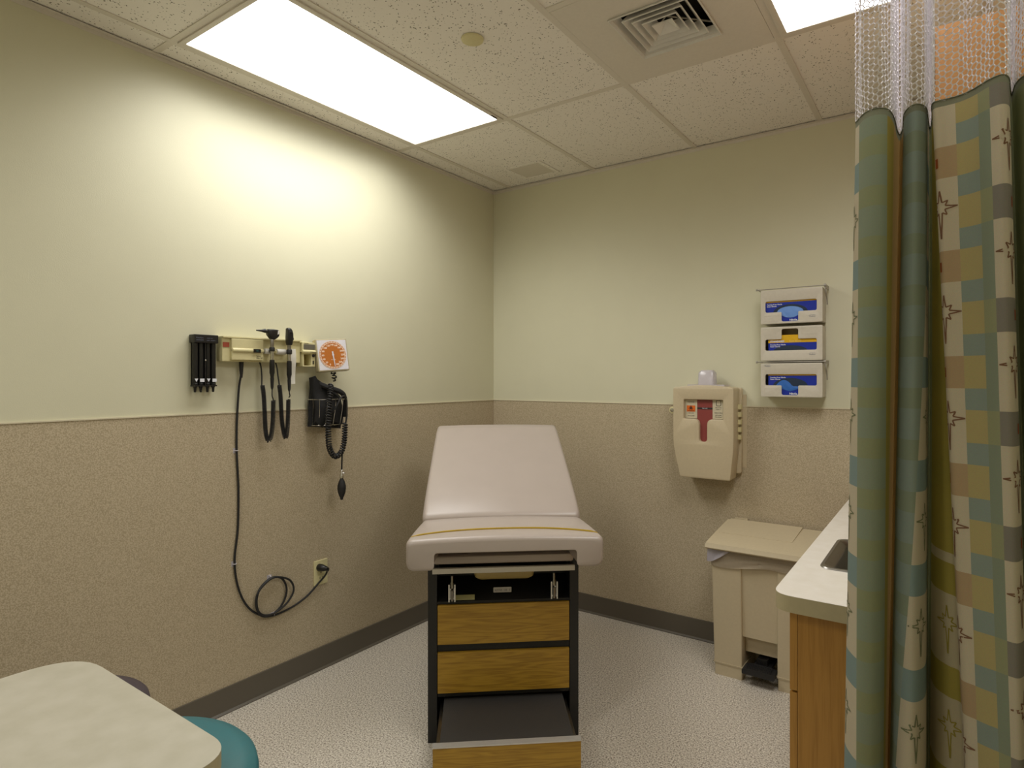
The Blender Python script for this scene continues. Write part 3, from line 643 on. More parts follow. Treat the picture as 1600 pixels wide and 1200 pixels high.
# glove dispensers and their boxes
def hold(zb, zt, flip, label, blabel, box_l, box_top, tuft):
    x0_, x1_ = 1.723, 1.998; cx_ = (x0_+x1_)/2
    t = thing('glove_box_holder', label, 'glove box holder', (cx_, 0, zb), group='white glove box holders')
    u0, u1 = x0_+.022, x0_+.250; s0, s1 = x0_+.096, x0_+.170; H_ = zt-zb
    if not flip: a_, b_, c_ = zb+.055, zb+.108, zb+.009
    else: a_, b_, c_ = zb+.049, zb+.102, zb+.151
    if not flip:
        lp = rpoly([(u0, a_), (s0, a_), (s0, c_), (s1, c_), (s1, a_), (u1, a_), (u1, b_), (u0, b_)], [.009, .006, .01, .01, .006, .009, .009, .009])
    else:
        lp = rpoly([(u0, a_), (u1, a_), (u1, b_), (s1, b_), (s1, c_), (s0, c_), (s0, b_), (u0, b_)], [.009, .009, .009, .006, .01, .01, .006, .009])
    obj('front', plate([rrect(x0_, x1_, zb, zt, .007), lp], .005, .0015, BW(-.098)), M_holder, t)
    bm = BM(); e = .003
    box(bm, x0_+.001, x0_+.001+e, -.0985, -.004, zb+.003, zt-.003); box(bm, x1_-.001-e, x1_-.001, -.0985, -.004, zb+.003, zt-.003)
    box(bm, x0_+.004, x1_-.004, -.0985, -.004, zb+.001, zb+.001+e)
    if zt < 1.7: box(bm, x0_+.004, x1_-.004, -.0985, -.004, zt-.001-e, zt-.001)
    obj('shell', bm, M_holder, t, smooth=0)
    obj('back', box(BM(), x0_+.004, x1_-.004, -.0075, -.004, zb+.004, zt-.004), M_holder, t, smooth=0)
    px0, pz0 = (x0_+.016, zb+.012) if not flip else (x1_-.092, zt-.038)
    obj('embossed_panel', plate([rrect(px0, px0+.07, pz0, pz0+.028, .003), rrect(px0+.002, px0+.068, pz0+.002, pz0+.026, .002)], .0012, 0, BW(-.1026)), M_holder, t)
    lx, lz = (x1_-.066, zb+.022)
    if box_l == 'b': lx, lz = x0_+.010, zt-.020
    bm = plate([[(lx, lz+.005), (lx+.013, lz+.009), (lx+.022, lz+.006), (lx+.031, lz+.009), (lx+.046, lz+.005), (lx+.031, lz+.0072), (lx+.022, lz+.004), (lx+.013, lz+.0072)]], .0004, 0, BW(-.1031)) if 0 else text('Medline', .0085, BW(-.1033, lx+.022, lz+.003), align='CENTER')
    merge(bm, plate([[(lx, lz+.009), (lx+.014, lz+.0115), (lx+.030, lz+.0115), (lx+.044, lz+.009), (lx+.030, lz+.0125), (lx+.014, lz+.0125)]], .0004, 0, BW(-.1031)))
    obj('maker_mark', bm, M_greyink, t, smooth=0)
    # carton
    g = thing('glove_box', blabel, 'glove box', (cx_, -.05, zb), group='boxes of gloves in the holders')
    bx0, bx1 = x0_+.034 if box_l != 'a' else x0_+.012, x1_-.008; zt2 = box_top
    obj('carton', box(BM(), bx0, bx1, -.094, -.01, zb+.006, zt2), M_blue, g, smooth=0)
    yb = b_-.006 if not flip else b_-.0165
    obj('top_band', box(BM(), bx0-.0005, bx1+.0005, -.0948, -.0095, yb, zt2+.0005), M_cyel, g, smooth=0, label='yellow band')
    tx = max(bx0+.009, u0+.005); bm = text('Powder-Free Nitrile\nExam Gloves', .0085, BW(-.0951, tx, yb-.012), bold=.0002)
    if not flip: obj('size_lettering', text('Nitrile', .013, BW(-.0951, s1-.006, c_+.003), align='RIGHT', bold=.0004), M_ink, g, smooth=0)
    obj('lettering', bm, M_ink, g, smooth=0)
    if flip:
        obj('band_lettering', text('STANDARD', .012, BW(-.0957, bx0+.009, yb+.003), bold=.0005), M_ink, g, smooth=0)
        obj('band_print', text('Exam Gloves', .010, BW(-.0957, bx0+.095, yb+.004)), M_lightink, g, smooth=0)
    # oval opening with the gloves in it
    oc = s0+.037; oz = a_-.004 if not flip else a_-.006
    ov = [(oc+.078*math.cos(PI*k/20), oz+(.040 if not flip else .030)*math.sin(PI*k/20)) for k in range(21)]
    ov2 = [(p[0], p[1]) for p in ov] + [(oc-.072, oz-.03), (oc+.072, oz-.03)] if not flip else ov
    op = obj('opening', plate([ov], .0006, 0, BW(-.0945)), mat('box_inside', '#152a44', .6), g, smooth=0, label='dark oval opening')
    if tuft:
        bm = BM(); rings = []; W_ = .062; n_ = 16; m_ = 9
        grid = []
        for j in range(m_):
            row = []
            for i in range(n_+1):
                u = i/n_*2-1; v = j/(m_-1)
                top = (.030*math.sqrt(max(0, 1-u*u))) if tuft == 1 else .030*max(0, 1-((u+.45)/.62)**2)*(1 if u < .17 else 0)
                bot = -.024+.012*u*u if tuft == 1 else -.024+.012*abs(u)
                zz = oz+bot*(1-v)+top*v; wq = 1 if v > .45 else .62+.38*v/.45
                yy = -.0953-.0018*math.sin(v*PI)*(1-u*u)-.0009*math.sin(9*u+6*v)-.0006*math.sin(23*u-9*v)
                row.append(bm.verts.new((oc+W_*u*wq, min(yy, -.0952), zz)))
            grid.append(row)
        for a1, b1 in zip(grid, grid[1:]):
            for i in range(n_): bm.faces.new((a1[i], a1[i+1], b1[i+1], b1[i]))
        obj('glove', bm, M_glove if tuft == 1 else M_gloved, g, smooth=70, label='crumpled blue glove')
hold(1.644, 1.806, False, 'white glove box holder at the top of the three', 'blue glove carton with pale blue glove showing, in the top holder', 'a', 1.772, 1)
hold(1.467, 1.629, True, 'white glove box holder in the middle with upright notch', 'blue and yellow glove carton lying low in the middle holder', 'm', 1.589, 0)
hold(1.294, 1.455, False, 'white glove box holder at the bottom of the three', 'blue glove carton with dark half-empty opening, in the bottom holder', 'b', 1.415, 2)
for zz, lab in ((1.811, 'thin metal bracket rod over the top glove box holder'), (1.461, 'thin metal bracket rod between the middle and bottom glove box holders')):
    t = thing('bracket_rod', lab, 'bracket', (1.86, 0, zz), group='bracket rods of the glove box holders')
    bm = BM(); tube(bm, [(1.708, -.104, zz), (2.012, -.104, zz)], .0022, 8); tube(bm, [(1.708, -.104, zz), (1.708, -.004, zz)], .0022, 8); obj('rod', bm, M_wire, t)
    bm = BM(); box(bm, 2.006, 2.010, -.104, -.004, zz-.012, zz+.006); obj('arm', bm, M_wire, t, bevel=.001)
    bm = BM(); tube(bm, crom([(2.009, -.102, zz), (2.011, -.098, zz-.03), (2.011, -.070, zz-.055), (2.011, -.058, zz-.085)], 5), .0028, 6); obj('spring_arm', bm, M_wire, t)
    bm = BM(); lathe(bm, [(.005, 1.702), (.005, 1.709)], (0, -.104, zz), 'x', 10); lathe(bm, [(.006, 2.004), (.006, 2.013)], (0, -.104, zz), 'x', 10); obj('end_cap', bm, M_wire, t)

# pedal bin
t = thing('pedal_bin', 'beige step-on waste bin standing against the back wall', 'waste bin', (1.76, -.18, 0))
def ring_y(x0_, x1_, y0_, y1_, z, r): return [(p[0], p[1], z) for p in rrect(x0_, x1_, y0_, y1_, r, 4)]
bm = BM(); X0, X1 = 1.571, 1.955
# legs and body outline as seen from the front with the pedal notch, lofted upwards
for a_, b_ in ((X0, 1.697), (1.852, X1)):
    loft(bm, [ring_y(a_, b_, -.328, -.05, 0.0, .006), ring_y(a_, b_, -.330, -.05, .055, .006)])
    loft(bm, [ring_y(a_-.004, b_+.003, -.333, -.05, .055, .006), ring_y(a_-.006, b_+.004, -.334, -.05, .062, .006)])
    loft(bm, [ring_y(a_-.002, b_, -.331, -.05, .062, .006), ring_y(a_-(.012 if a_ < 1.6 else 0), b_+(.012 if a_ > 1.6 else 0), -.345, -.045, .555, .008)])
obj('legs', fixn(bm), M_binplastic, t)
bm = BM(); loft(bm, [ring_y(1.690, 1.858, -.318, -.05, .20, .006), ring_y(1.690, 1.858, -.337, -.045, .555, .006)]); obj('front_panel', fixn(bm), M_binplastic, t)
obj('recess_panel', box(BM(), 1.6985, 1.8505, -.275, -.262, .118, .2), M_binplastic, t, smooth=0)
obj('rear_skirt', box(BM(), 1.69, 1.86, -.10, -.055, .0, .2), M_binplastic, t, smooth=0)
bm = BM(); rings = [[(p[0], y, p[1]) for p in rpoly([(1.705, .052), (1.846, .052), (1.846, .074), (1.815, .080), (1.736, .080), (1.705, .074)], .006, 3)] for y in (-.368, -.30)]
loft(bm, rings)
for k in range(5): box(bm, 1.722, 1.829, -.362+k*.011, -.357+k*.011, .079, .083)
box(bm, 1.74, 1.815, -.31, -.10, .058, .076); obj('pedal', fixn(bm), M_rubber, t, label='black ribbed pedal')
obj('pedal_housing', box(BM(), 1.755, 1.80, -.30, -.11, .077, .105), M_black, t, bevel=.004)
# lid: three panels sloping to the front
bm = BM(); LX0, LX1 = 1.538, 1.992
def lid(y, z, e): return [(LX0+e, y, z), (LX1-e, y, z)]
prof = [(-.372, .592), (-.376, .598), (-.372, .606), (-.368, .618), (-.355, .624), (-.20, .645), (-.045, .662), (-.028, .662), (-.024, .640), (-.024, .595)]
rings = [[(x_, y_, z_) for y_, z_ in prof] for x_ in (LX0, LX1)]
rings = []
for x_, ins in ((LX0, .0), (LX0+.006, 0), (LX1-.006, 0), (LX1, 0)):
    f = .007 if x_ in (LX0, LX1) else 0
    rings.append([(x_, y_, z_-(f if z_ > .61 else 0)) for y_, z_ in prof])
loft(bm, rings)
obj('lid', fixn(bm), M_binplastic, t, smooth=30)
bm = BM()
rings = []
for y_, z_, xr in ((-.235, .6415, 1.893), (-.20, .6475, 1.895), (-.045, .6675, 1.900), (-.028, .668, 1.900)):
    rings.append([(1.56, y_, z_-.006), (xr, y_, z_-.006), (xr, y_, z_), (1.56, y_, z_)])
loft(bm, rings); obj('lid_ridge', fixn(bm), M_binplastic, t, smooth=30)
obj('lid_hinge', box(BM(), 1.575, 1.64, -.026, -.008, .63, .672), M_binplastic, t, bevel=.003)
# bag
bm = BM(); n_ = 60; rows = []
loopp = rrect(1.556, 1.970, -.350, -.040, .02, 4)
for j in range(8):
    row = []
    for i, p in enumerate(loopp): pass
    pts = []
    N2 = 96
    # resample
    Ls = [0]; LP = loopp+[loopp[0]]
    for a_, b_ in zip(LP, LP[1:]): Ls.append(Ls[-1]+math.hypot(b_[0]-a_[0], b_[1]-a_[1]))
    for i in range(N2):
        s_ = Ls[-1]*i/N2; k = 0
        while Ls[k+1] < s_: k += 1
        f = (s_-Ls[k])/(Ls[k+1]-Ls[k]); q_ = (LP[k][0]*(1-f)+LP[k+1][0]*f, LP[k][1]*(1-f)+LP[k+1][1]*f)
        d = Vector((q_[0]-1.763, q_[1]+.195)).normalized(); off = .002+.0022*math.sin(j*2.3+i*.35)+.0012*math.sin(j*4.1-i*.6)
        zz = .592-j*.0095-(.012*math.sin(i*.13+1)+.006*math.sin(i*.31))*(j/7)
        pts.append(bm.verts.new((q_[0]+d.x*off, q_[1]+d.y*off, zz)))
    rows.append(pts)
for a_, b_ in zip(rows, rows[1:]):
    for i in range(N2): bm.faces.new((a_[i], a_[(i+1) % N2], b_[(i+1) % N2], b_[i]))
bg = thing('bin_liner', 'thin clear plastic bag folded over the rim of the beige bin', 'trash bag', (1.76, -.35, .53))
obj('film', fixn(bm), M_film, bg, smooth=60)
bm = BM(); g0 = []
for j in range(6):
    row = []
    for i in range(9):
        u, v = i/8, j/5; dep = .058*max(0, 1-abs(u-.18)/.82)*v if u > .18 else .058*v
        row.append(bm.verts.new((1.546+u*.105, -.358-.004*math.sin(u*9+v*3)-.003*v, .588-dep+.0*u)))
    g0.append(row)
for a_, b_ in zip(g0, g0[1:]):
    for i in range(8): bm.faces.new((a_[i], a_[i+1], b_[i+1], b_[i]))
g0 = []
for j in range(6):
    row = []
    for i in range(5):
        u, v = i/4, j/5; row.append(bm.verts.new((1.546-.003*v, -.358+.10*u-.002*math.sin(v*3), .588-.058*v*(1-u))))
    g0.append(row)
for a_, b_ in zip(g0, g0[1:]):
    for i in range(4): bm.faces.new((a_[i], a_[i+1], b_[i+1], b_[i]))
bmesh.ops.solidify(bm, geom=bm.faces[:], thickness=.0008)
obj('corner_flap', bm, M_filmw, bg, smooth=60, label='white bunched corner')

# ------------------------------------------------------------------ RIGHT: counter, sink, cabinets
CX0, CY0, CZ = 2.128, -1.640, .87
t = thing('base_cabinet', 'warm maple base cabinet under the white counter', 'cabinet', (2.45, -.82, 0))
obj('end_panel', box(BM(), 2.179, XR-.002, -1.602, -1.584, 0.0, CZ-.041), M_maple, t, smooth=0)
obj('carcass', box(BM(), 2.183, XR-.004, -1.583, -.008, .09, .70), M_maple, t, smooth=0)
obj('toe_kick', box(BM(), 2.24, 2.26, -1.583, -.008, 0, .09), M_base, t, smooth=0)
obj('top_rail', box(BM(), 2.183, 2.20, -1.583, -.008, .70, CZ-.042), M_maple, t, smooth=0)
for a_, b_ in ((-1.602, -1.082), (-1.078, -.545), (-.541, -.012)):
    dw = obj('drawer', box(BM(), 2.161, 2.178, a_, b_, .632, CZ-.044), M_maple, t, bevel=.001)
    bm = BM(); m_ = (a_+b_)/2; tube(bm, [(2.160, m_-.05, .73), (2.14, m_-.05, .73), (2.14, m_+.05, .73), (2.160, m_+.05, .73)], .004, 8); obj('pull', bm, M_steel, dw)
    dr = obj('door', box(BM(), 2.161, 2.178, a_, b_, .10, .627), M_maple, t, bevel=.001)
    bm = BM(); tube(bm, [(2.160, b_-.05, .50), (2.14, b_-.05, .50), (2.14, b_-.05, .60), (2.160, b_-.05, .60)], .004, 8); obj('pull', bm, M_steel, dr)
t = thing('countertop', 'off-white laminate counter with rounded corner behind the curtain', 'countertop', (2.43, -.8, CZ-.04))
slab = rpoly([(CX0, CY0), (XR-.002, CY0), (XR-.002, -.008), (CX0, -.008)], [.05, 0, 0, 0], 8)
sinkh = rrect(2.196, 2.60, -1.362, -1.022, .035, 6)
obj('slab', plate([slab, sinkh], .0385, .0, UP(CZ-.0395)), M_edge, t, smooth=30)
obj('laminate_surface', plate([slab, sinkh], .0010, 0, UP(CZ-.0010)), M_lamc, t, smooth=0)
obj('backsplash', box(BM(), XR-.02, XR-.002, CY0, -.008, CZ+.0002, CZ+.10), M_lamc, t, smooth=0)
t = thing('sink', 'stainless steel sink let into the white counter', 'sink', (2.4, -1.19, CZ-.16))
bm = BM()
rr_ = lambda e, z, r: [(p[0], p[1], z) for p in rrect(2.186+e, 2.61-e, -1.372+e, -1.012-e, r, 6)]
loft(bm, [rr_(0, CZ+.0005, .04), rr_(.002, CZ+.004, .04), rr_(.010, CZ+.0045, .036), rr_(.014, CZ+.001, .034), rr_(.030, CZ-.006, .03), rr_(.034, CZ-.012, .03), rr_(.050, CZ-.15, .04), rr_(.08, CZ-.17, .05)], cap=False)
bm.faces.new([bm.verts.new(p) for p in rr_(.08, CZ-.17, .05)]); fixn(bm)
obj('basin', bm, M_steel, t, smooth=40)
bm = BM(); lathe(bm, [(.001, CZ-.168), (.04, CZ-.168), (.042, CZ-.1665), (.03, CZ-.1665), (.001, CZ-.1675)], (2.40, -1.19, 0), n=24); obj('drain', fixn(bm), M_chrome, t)
t = thing('wall_cabinet', 'orange-brown wall cabinet seen through the curtain netting', 'cabinet', (2.59, -.72, 1.38))
obj('body', box(BM(), 2.452, XR-.002, -1.42, -.008, 1.40, 2.225), M_maple2, t, smooth=0)
for a_, b_ in ((-1.42, -.952), (-.948, -.482), (-.478, -.01)):
    dr = obj('door', box(BM(), 2.433, 2.451, a_, b_, 1.405, 2.222), M_maple2, t, bevel=.001)
    bm = BM(); tube(bm, [(2.433, b_-.05, 1.45), (2.41, b_-.05, 1.45), (2.41, b_-.05, 1.55), (2.433, b_-.05, 1.55)], .004, 8); obj('pull', bm, M_steel, dr)

# ------------------------------------------------------------------ EXAM TABLE (local frame, front towards -y)
t = thing('exam_table', 'mauve-topped medical exam table with oak drawers and raised back', 'exam table', (1.069, -1.302, 0), R(39.5), world=False)
def LF(y, x=0, z=0): return BW(y, x, z)
def urings(Wd, T, B, U, crown):
    pts = [(-Wd, B), (-Wd+.088, B), (-Wd+.088, U), (Wd-.088, U), (Wd-.088, B), (Wd, B), (Wd, T), (-Wd, T)]
    rd = [.03, .006, .012, .012, .006, .03, .022, .022]
    base = []; n = len(pts)
    r = rpoly(pts, rd, 5)
    # subdivide the long top edge for the crown
    out = []
    for i, p in enumerate(r):
        q = r[(i+1) % len(r)]; out.append(p)
        if abs(p[1]-T) < .001 and abs(q[1]-T) < .001 and abs(p[0]-q[0]) > .3:
            for k in range(1, 12): out.append((p[0]+(q[0]-p[0])*k/12, T))
    return [(x_, z_+(crown*(1-(x_/Wd)**2) if z_ > T-.02 else 0)) for x_, z_ in out]
bm = BM(); rings = []
for y_, Wd, dz, B in ((-.190, .338, -.020, .722), (-.188, .343, -.011, .716), (-.182, .3475, -.004, .711), (-.170, .350, 0, .71), (-.12, .3465, 0, .711), (-.02, .338, -.001, .713), (.08, .329, -.004, .716), (.15, .3235, -.008, .72), (.185, .321, -.02, .722)):
    rings.append([(x_, y_, z_) for x_, z_ in urings(Wd, .818+dz, B, .772, .010)])
loft(bm, rings); fixn(bm)
es = [e for e in bm.edges if all(abs(v.co.y+.190) < 1e-4 for v in e.verts)]
bmesh.ops.bevel(bm, geom=es, offset=.006, segments=2, affect='EDGES', clamp_overlap=True)
seat = obj('seat_cushion', bm, M_vinyl, t, smooth=50)
bm = BM(); pp = []
for k in range(41):
    u = k/20-1; Wd = .3475; xx = u*Wd
    if abs(u) < .93: z_ = .818+.010*(1-u*u)+.001; x2 = xx
    else:
        f = (abs(u)-.93)/.07; z_ = .8185-.022*f**2; x2 = math.copysign(.323+.0225*math.sin(f*PI/2), u)
    pp.append((x2, -.085-.055*abs(u)**3, z_))
tube(bm, pp, .0045, 8); obj('piping', bm, M_yellow, seat, label='yellow piping')
# back section
ang = R(25.0); Lb = .77
bm = BM(); rings = []
for s_, Wd, T, B in ((0, .318, .020, -.045), (.008, .323, .028, -.05), (.03, .326, .033, -.05), (.12, .3255, .037, -.05), (.25, .323, .039, -.05), (.5, .317, .038, -.05), (.70, .312, .035, -.05), (.755, .309, .030, -.046), (.770, .303, .020, -.036), (.774, .296, .008, -.024)):
    ring = []
    for x_, n_ in rpoly([(-Wd, B), (Wd, B), (Wd, T), (-Wd, T)], [.02, .02, .024, .024], 6):
        ring.append((x_, n_))
    out = []
    for i, p in enumerate(ring):
        q = ring[(i+1) % len(ring)]; out.append(p)
        if abs(p[1]-T) < .001 and abs(q[1]-T) < .001 and abs(p[0]-q[0]) > .3:
            for k in range(1, 12): out.append((p[0]+(q[0]-p[0])*k/12, T))
    rings.append([(x_, .172+s_*math.cos(ang)-n__*math.sin(ang), .790+s_*math.sin(ang)+n__*math.cos(ang)) for x_, n__ in [(a_, b_+(.006*(1-(a_/Wd)**2) if b_ > T-.02 else 0)) for a_, b_ in out]])
loft(bm, rings); obj('back_cushion', fixn(bm), M_vinyl, t, smooth=50)
bm = BM(); box(bm, -.22, .22, .30, .75, .72, .745)
for s_ in (-1, 1): tube(bm, [(s_*.18, .60, .72), (s_*.18, .62, .93)], .012, 10)
obj('back_support', bm, M_blacks, t)
# body
bm = BM(); box(bm, -.2885, -.2545, 0, .80, 0, .766); obj('side_panel', bm, M_black, t, bevel=.001)
bm = BM(); box(bm, .2545, .2885, 0, .80, 0, .766); obj('side_panel', bm, M_black, t, bevel=.001)
obj('rear_panel', box(BM(), -.254, .254, .78, .80, .0, .72), M_blacks, t, smooth=0)
obj('deck', box(BM(), -.254, .254, .05, .78, .722, .742), M_blacks, t, smooth=0)
obj('compartment_back', box(BM(), -.254, .254, .13, .15, .53, .72), M_blacks, t, smooth=0)
bm = BM(); loft(bm, [[(-.254, .004, .523), (.254, .004, .523), (.254, .004, .533), (-.254, .004, .533)], [(-.254, .129, .535), (.254, .129, .535), (.254, .129, .59), (-.254, .129, .59)]]); sh = obj('ledge', fixn(bm), M_blacks, t, smooth=0)
obj('rail', box(BM(), -.2535, .2535, .008, .03, .342, .372), M_blacks, t, smooth=0)
obj('rail', box(BM(), -.2535, .2535, .008, .03, .170, .187), M_blacks, t, smooth=0)
for z0_, z1_ in ((.3725, .5215), (.1885, .3405)):
    dw = obj('drawer', box(BM(), -.2515, .2515, -.004, .014, z0_, z1_), M_oak, t, bevel=.0012, label='oak laminate drawer front')
    obj('drawer_box', box(BM(), -.235, .235, .0145, .70, z0_+.02, z1_-.03), M_blacks, dw, smooth=0)
sl = obj('shelf_slide', box(BM(), -.270, .270, -.026, -.010, .648, .667), M_white, t, bevel=.0012, label='pale grey slide front')
obj('slide_tray', box(BM(), -.245, .245, -.0115, .12, .655, .665), M_blacks, sl, smooth=0)
bm = BM(); rings = [[(p[0], y_, p[1]) for p in rrect(-.268+e, .268-e, .678+e, .712-e*.4, .012, 4)] for y_, e in ((-.018, .008), (-.014, .003), (-.006, 0), (.12, 0))]
loft(bm, rings); obj('leg_cushion', fixn(bm), M_vinyl, t, smooth=50)
bm = BM(); rings = [[(p[0], p[1], z_) for p in rrect(-.115+e, .118-e, -.008+e, .12-e, .02, 4)] for z_, e in ((.644, 0), (.622, .004), (.612, .016))]
loft(bm, rings); obj('pan', fixn(bm), M_tan, t, smooth=50, label='yellowish pan bottom')
for sx in (-.1975, .193):
    bm = BM(); box(bm, sx-.0135, sx-.0085, -.012, .012, .536, .602); box(bm, sx+.0085, sx+.0135, -.012, .012, .536, .602); box(bm, sx-.0135, sx+.0135, .012, .016, .536, .60)
    st_ = obj('stirrup_bracket', bm, M_chrome, t, bevel=.001)
    bm = BM(); tube(bm, [(sx, -.006, .538), (sx, -.006, .578)], .0055, 10); lathe(bm, [(.008, .585), (.008, .60), (.005, .605), (.005, .632)], (sx, 0, 0), n=12); obj('pin', bm, M_steel, st_)
bm = plate([rrect(-.040, .030, .553, .573, .002)], .001, 0, FR((0, .03, 0), (1, 0, 0), (0, 0, 1), (0, -1, 0)))
pl_ = obj('name_plate', bm, M_steel, t)
obj('plate_lettering', text('RITTER  104   5', .009, BW(.0287, -.034, .559)), M_dark, pl_, smooth=0)
# step
stp = obj('step_front', box(BM(), -.249, .249, -.292, -.272, .02, .152), M_oak, t, bevel=.001, label='oak laminate step front')
obj('step_trim', box(BM(), -.250, .250, -.294, -.268, .1535, .158), mat('trim_alloy', '#d2d0cc', .35, metal=.5), stp, bevel=.001)
obj('tread', box(BM(), -.2275, .2275, -.267, .12, .146, .157), M_tread, stp, bevel=.001, label='dark rubber tread')
obj('step_box', box(BM(), -.2265, .2265, -.270, .30, .02, .145), M_blacks, stp, smooth=0)
for sx in (-1, 1): obj('runner', box(BM(), min(sx*.230, sx*.242), max(sx*.230, sx*.242), -.262, .30, .10, .135), M_steel, stp, smooth=0)
# paper slip
bm = BM(); box(bm, -.188, -.112, -.0, .026, 0, .0012); bmesh.ops.rotate(bm, verts=bm.verts[:], cent=(0, 0, 0), matrix=Matrix.Rotation(R(24), 3, 'X'))
bm.transform(Matrix.Translation((0, .006, .5365))); bm.transform(Matrix.Translation((1.069, -1.302, 0)) @ Matrix.Rotation(R(39.5), 4, 'Z'))
tag(obj('paper_slip', bm, M_paper, smooth=0), 'small pale yellow paper slip on the black ledge above the top drawer', 'paper')

# ------------------------------------------------------------------ bottom left: desk and stools
t = thing('desk', 'white laminate desk with rounded corners at the lower left', 'desk', (1.13, -3.1, 0))
top2 = rpoly([(.800, -3.60), (1.462, -3.60), (1.462, -2.588), (.800, -2.588)], [.02, .02, .075, .12], 9)
obj('desktop', plate([top2], .031, 0, UP(.7085)), M_edge, t, smooth=30)
obj('desk_surface', plate([top2], .0008, 0, UP(.7397)), M_lam, t, smooth=0)
bm = BM(); lathe(bm, [(.032, .03), (.032, .7)], (1.0, -3.2, 0), n=20); obj('column', bm, M_base, t)
bm = BM(); loft(bm, [[(p[0], p[1], z_) for p in rrect(.88+e, 1.38-e, -3.5+e, -2.95-e, .05)] for z_, e in ((0, 0), (.02, 0), (.032, .02))]); obj('foot', fixn(bm), M_base, t)
obj('bracket_plate', box(BM(), .9, 1.3, -3.4, -3.05, .70, .708), M_base, t, smooth=0)
def stool(x_, y_, zt, r_, m, name, label, cat, th=.07, base=True):
    t = thing(name, label, cat, (x_, y_, 0))
    bm = BM(); lathe(bm, [(.001, zt+.004), (r_*.5, zt+.003), (r_*.86, zt), (r_*.955, zt-.006), (r_*.985, zt-.014), (r_*.975, zt-.0165), (r_*.99, zt-.019), (r_, zt-.03), (r_, zt-th+.012), (r_*.985, zt-th), (.001, zt-th)], (x_, y_, 0), n=64)
    obj('seat', fixn(bm), m, t, smooth=60)
    bm = BM(); lathe(bm, [(.11, zt-th-.001), (.11, zt-th-.01), (.03, zt-th-.014), (.028, .12), (.001, .12)], (x_, y_, 0), n=24); obj('column', fixn(bm), M_chrome, t)
    for k in range(5):
        a_ = 2*PI*k/5+.4; ca, sa = math.cos(a_), math.sin(a_)
        bm = BM(); tube(bm, [(x_+ca*.02, y_+sa*.02, .105), (x_+ca*r_*.95, y_+sa*r_*.95, .07)], [.020, .013], 10); lg = obj('leg', bm, M_black, t)
        bm = BM(); lathe(bm, [(.001, -.011), (.020, -.011), (.025, -.006), (.025, .006), (.020, .011), (.001, .011)], (x_+ca*r_*.95, y_+sa*r_*.95, .026), 'y', 16); tube(bm, [(x_+ca*r_*.95, y_+sa*r_*.95, .026), (x_+ca*r_*.95, y_+sa*r_*.95, .07)], .005, 6); obj('caster', bm, M_rubber, lg)
stool(1.262, -2.700, .670, .236, M_teal, 'stool', 'round teal padded stool tucked beside the white desk', 'stool')
stool(.424, -2.520, .460, .228, M_char, 'round_seat', 'dark grey rounded seat mostly hidden behind the white desk', 'stool')

# ------------------------------------------------------------------ CUBICLE CURTAIN
TOP = [(2.3245,-1.7936),(2.3289,-1.8029),(2.3457,-1.8355),(2.366,-1.8448),(2.3836,-1.8262),(2.3898,-1.775),(2.3902,-1.7099),(2.3937,-1.6727),(2.4015,-1.7099),(2.4076,-1.7843),(2.4186,-1.8169),(2.4321,-1.8215),(2.4435,-1.7936),(2.4449,-1.7285),(2.4469,-1.6727),(2.451,-1.7099),(2.4529,-1.7564),(2.4526,-1.7936),(2.457,-1.8141),(2.4767,-1.8169),(2.496,-1.8215),(2.5144,-1.8355),(2.5361,-1.8634),(2.553,-1.8726),(2.5636,-1.854),(2.5687,-1.8029),(2.5738,-1.7657),(2.5762,-1.8215),(2.5887,-1.8494),(2.6106,-1.8215),(2.6284,-1.7471),(2.6352,-1.8029),(2.6471,-1.8401),(2.672,-1.8029)]
BOT = [(2.306,-1.8029),(2.3135,-1.8261),(2.3329,-1.8587),(2.3549,-1.8633),(2.3709,-1.8401),(2.3759,-1.7936),(2.3732,-1.7285),(2.374,-1.6913),(2.38,-1.7285),(2.3867,-1.7936),(2.3992,-1.8401),(2.4233,-1.854),(2.4412,-1.8215),(2.4435,-1.7564),(2.4456,-1.7099),(2.4583,-1.7657),(2.4816,-1.7936),(2.5019,-1.8029),(2.505,-1.8448),(2.5229,-1.8587),(2.5385,-1.868),(2.553,-1.8726),(2.5672,-1.8773),(2.5806,-1.8773),(2.5912,-1.8494),(2.5969,-1.8029),(2.6028,-1.7657),(2.6021,-1.8215),(2.6096,-1.8494),(2.6248,-1.8215),(2.6395,-1.7657),(2.646,-1.8029),(2.6539,-1.8308),(2.672,-1.8029)]
ZH, ZB, ZE = 1.897, .67, .36
NS = len(TOP)-1
def cr1(P, s):
    s = max(0, min(NS-1e-6, s)); i = int(s); f = s-i
    g = lambda k: Vector(P[max(0, min(NS, k))])
    a, b, c, d = g(i-1), g(i), g(i+1), g(i+2)
    return .5*((2*b)+(-a+c)*f+(2*a-5*b+4*c-d)*f*f+(-a+3*b-3*c+d)*f**3)
def vv(z): return (ZH-min(z, ZH))/(ZH-ZB)
def PS(s, z):
    v = vv(z); p = cr1(TOP, s)*(1-v)+cr1(BOT, s)*v
    return Vector((p.x, p.y, z))
def NSf(s, z):
    d = PS(s+.03, z)-PS(s-.03, z); return d.cross(Vector((0, 0, 1))).normalized()
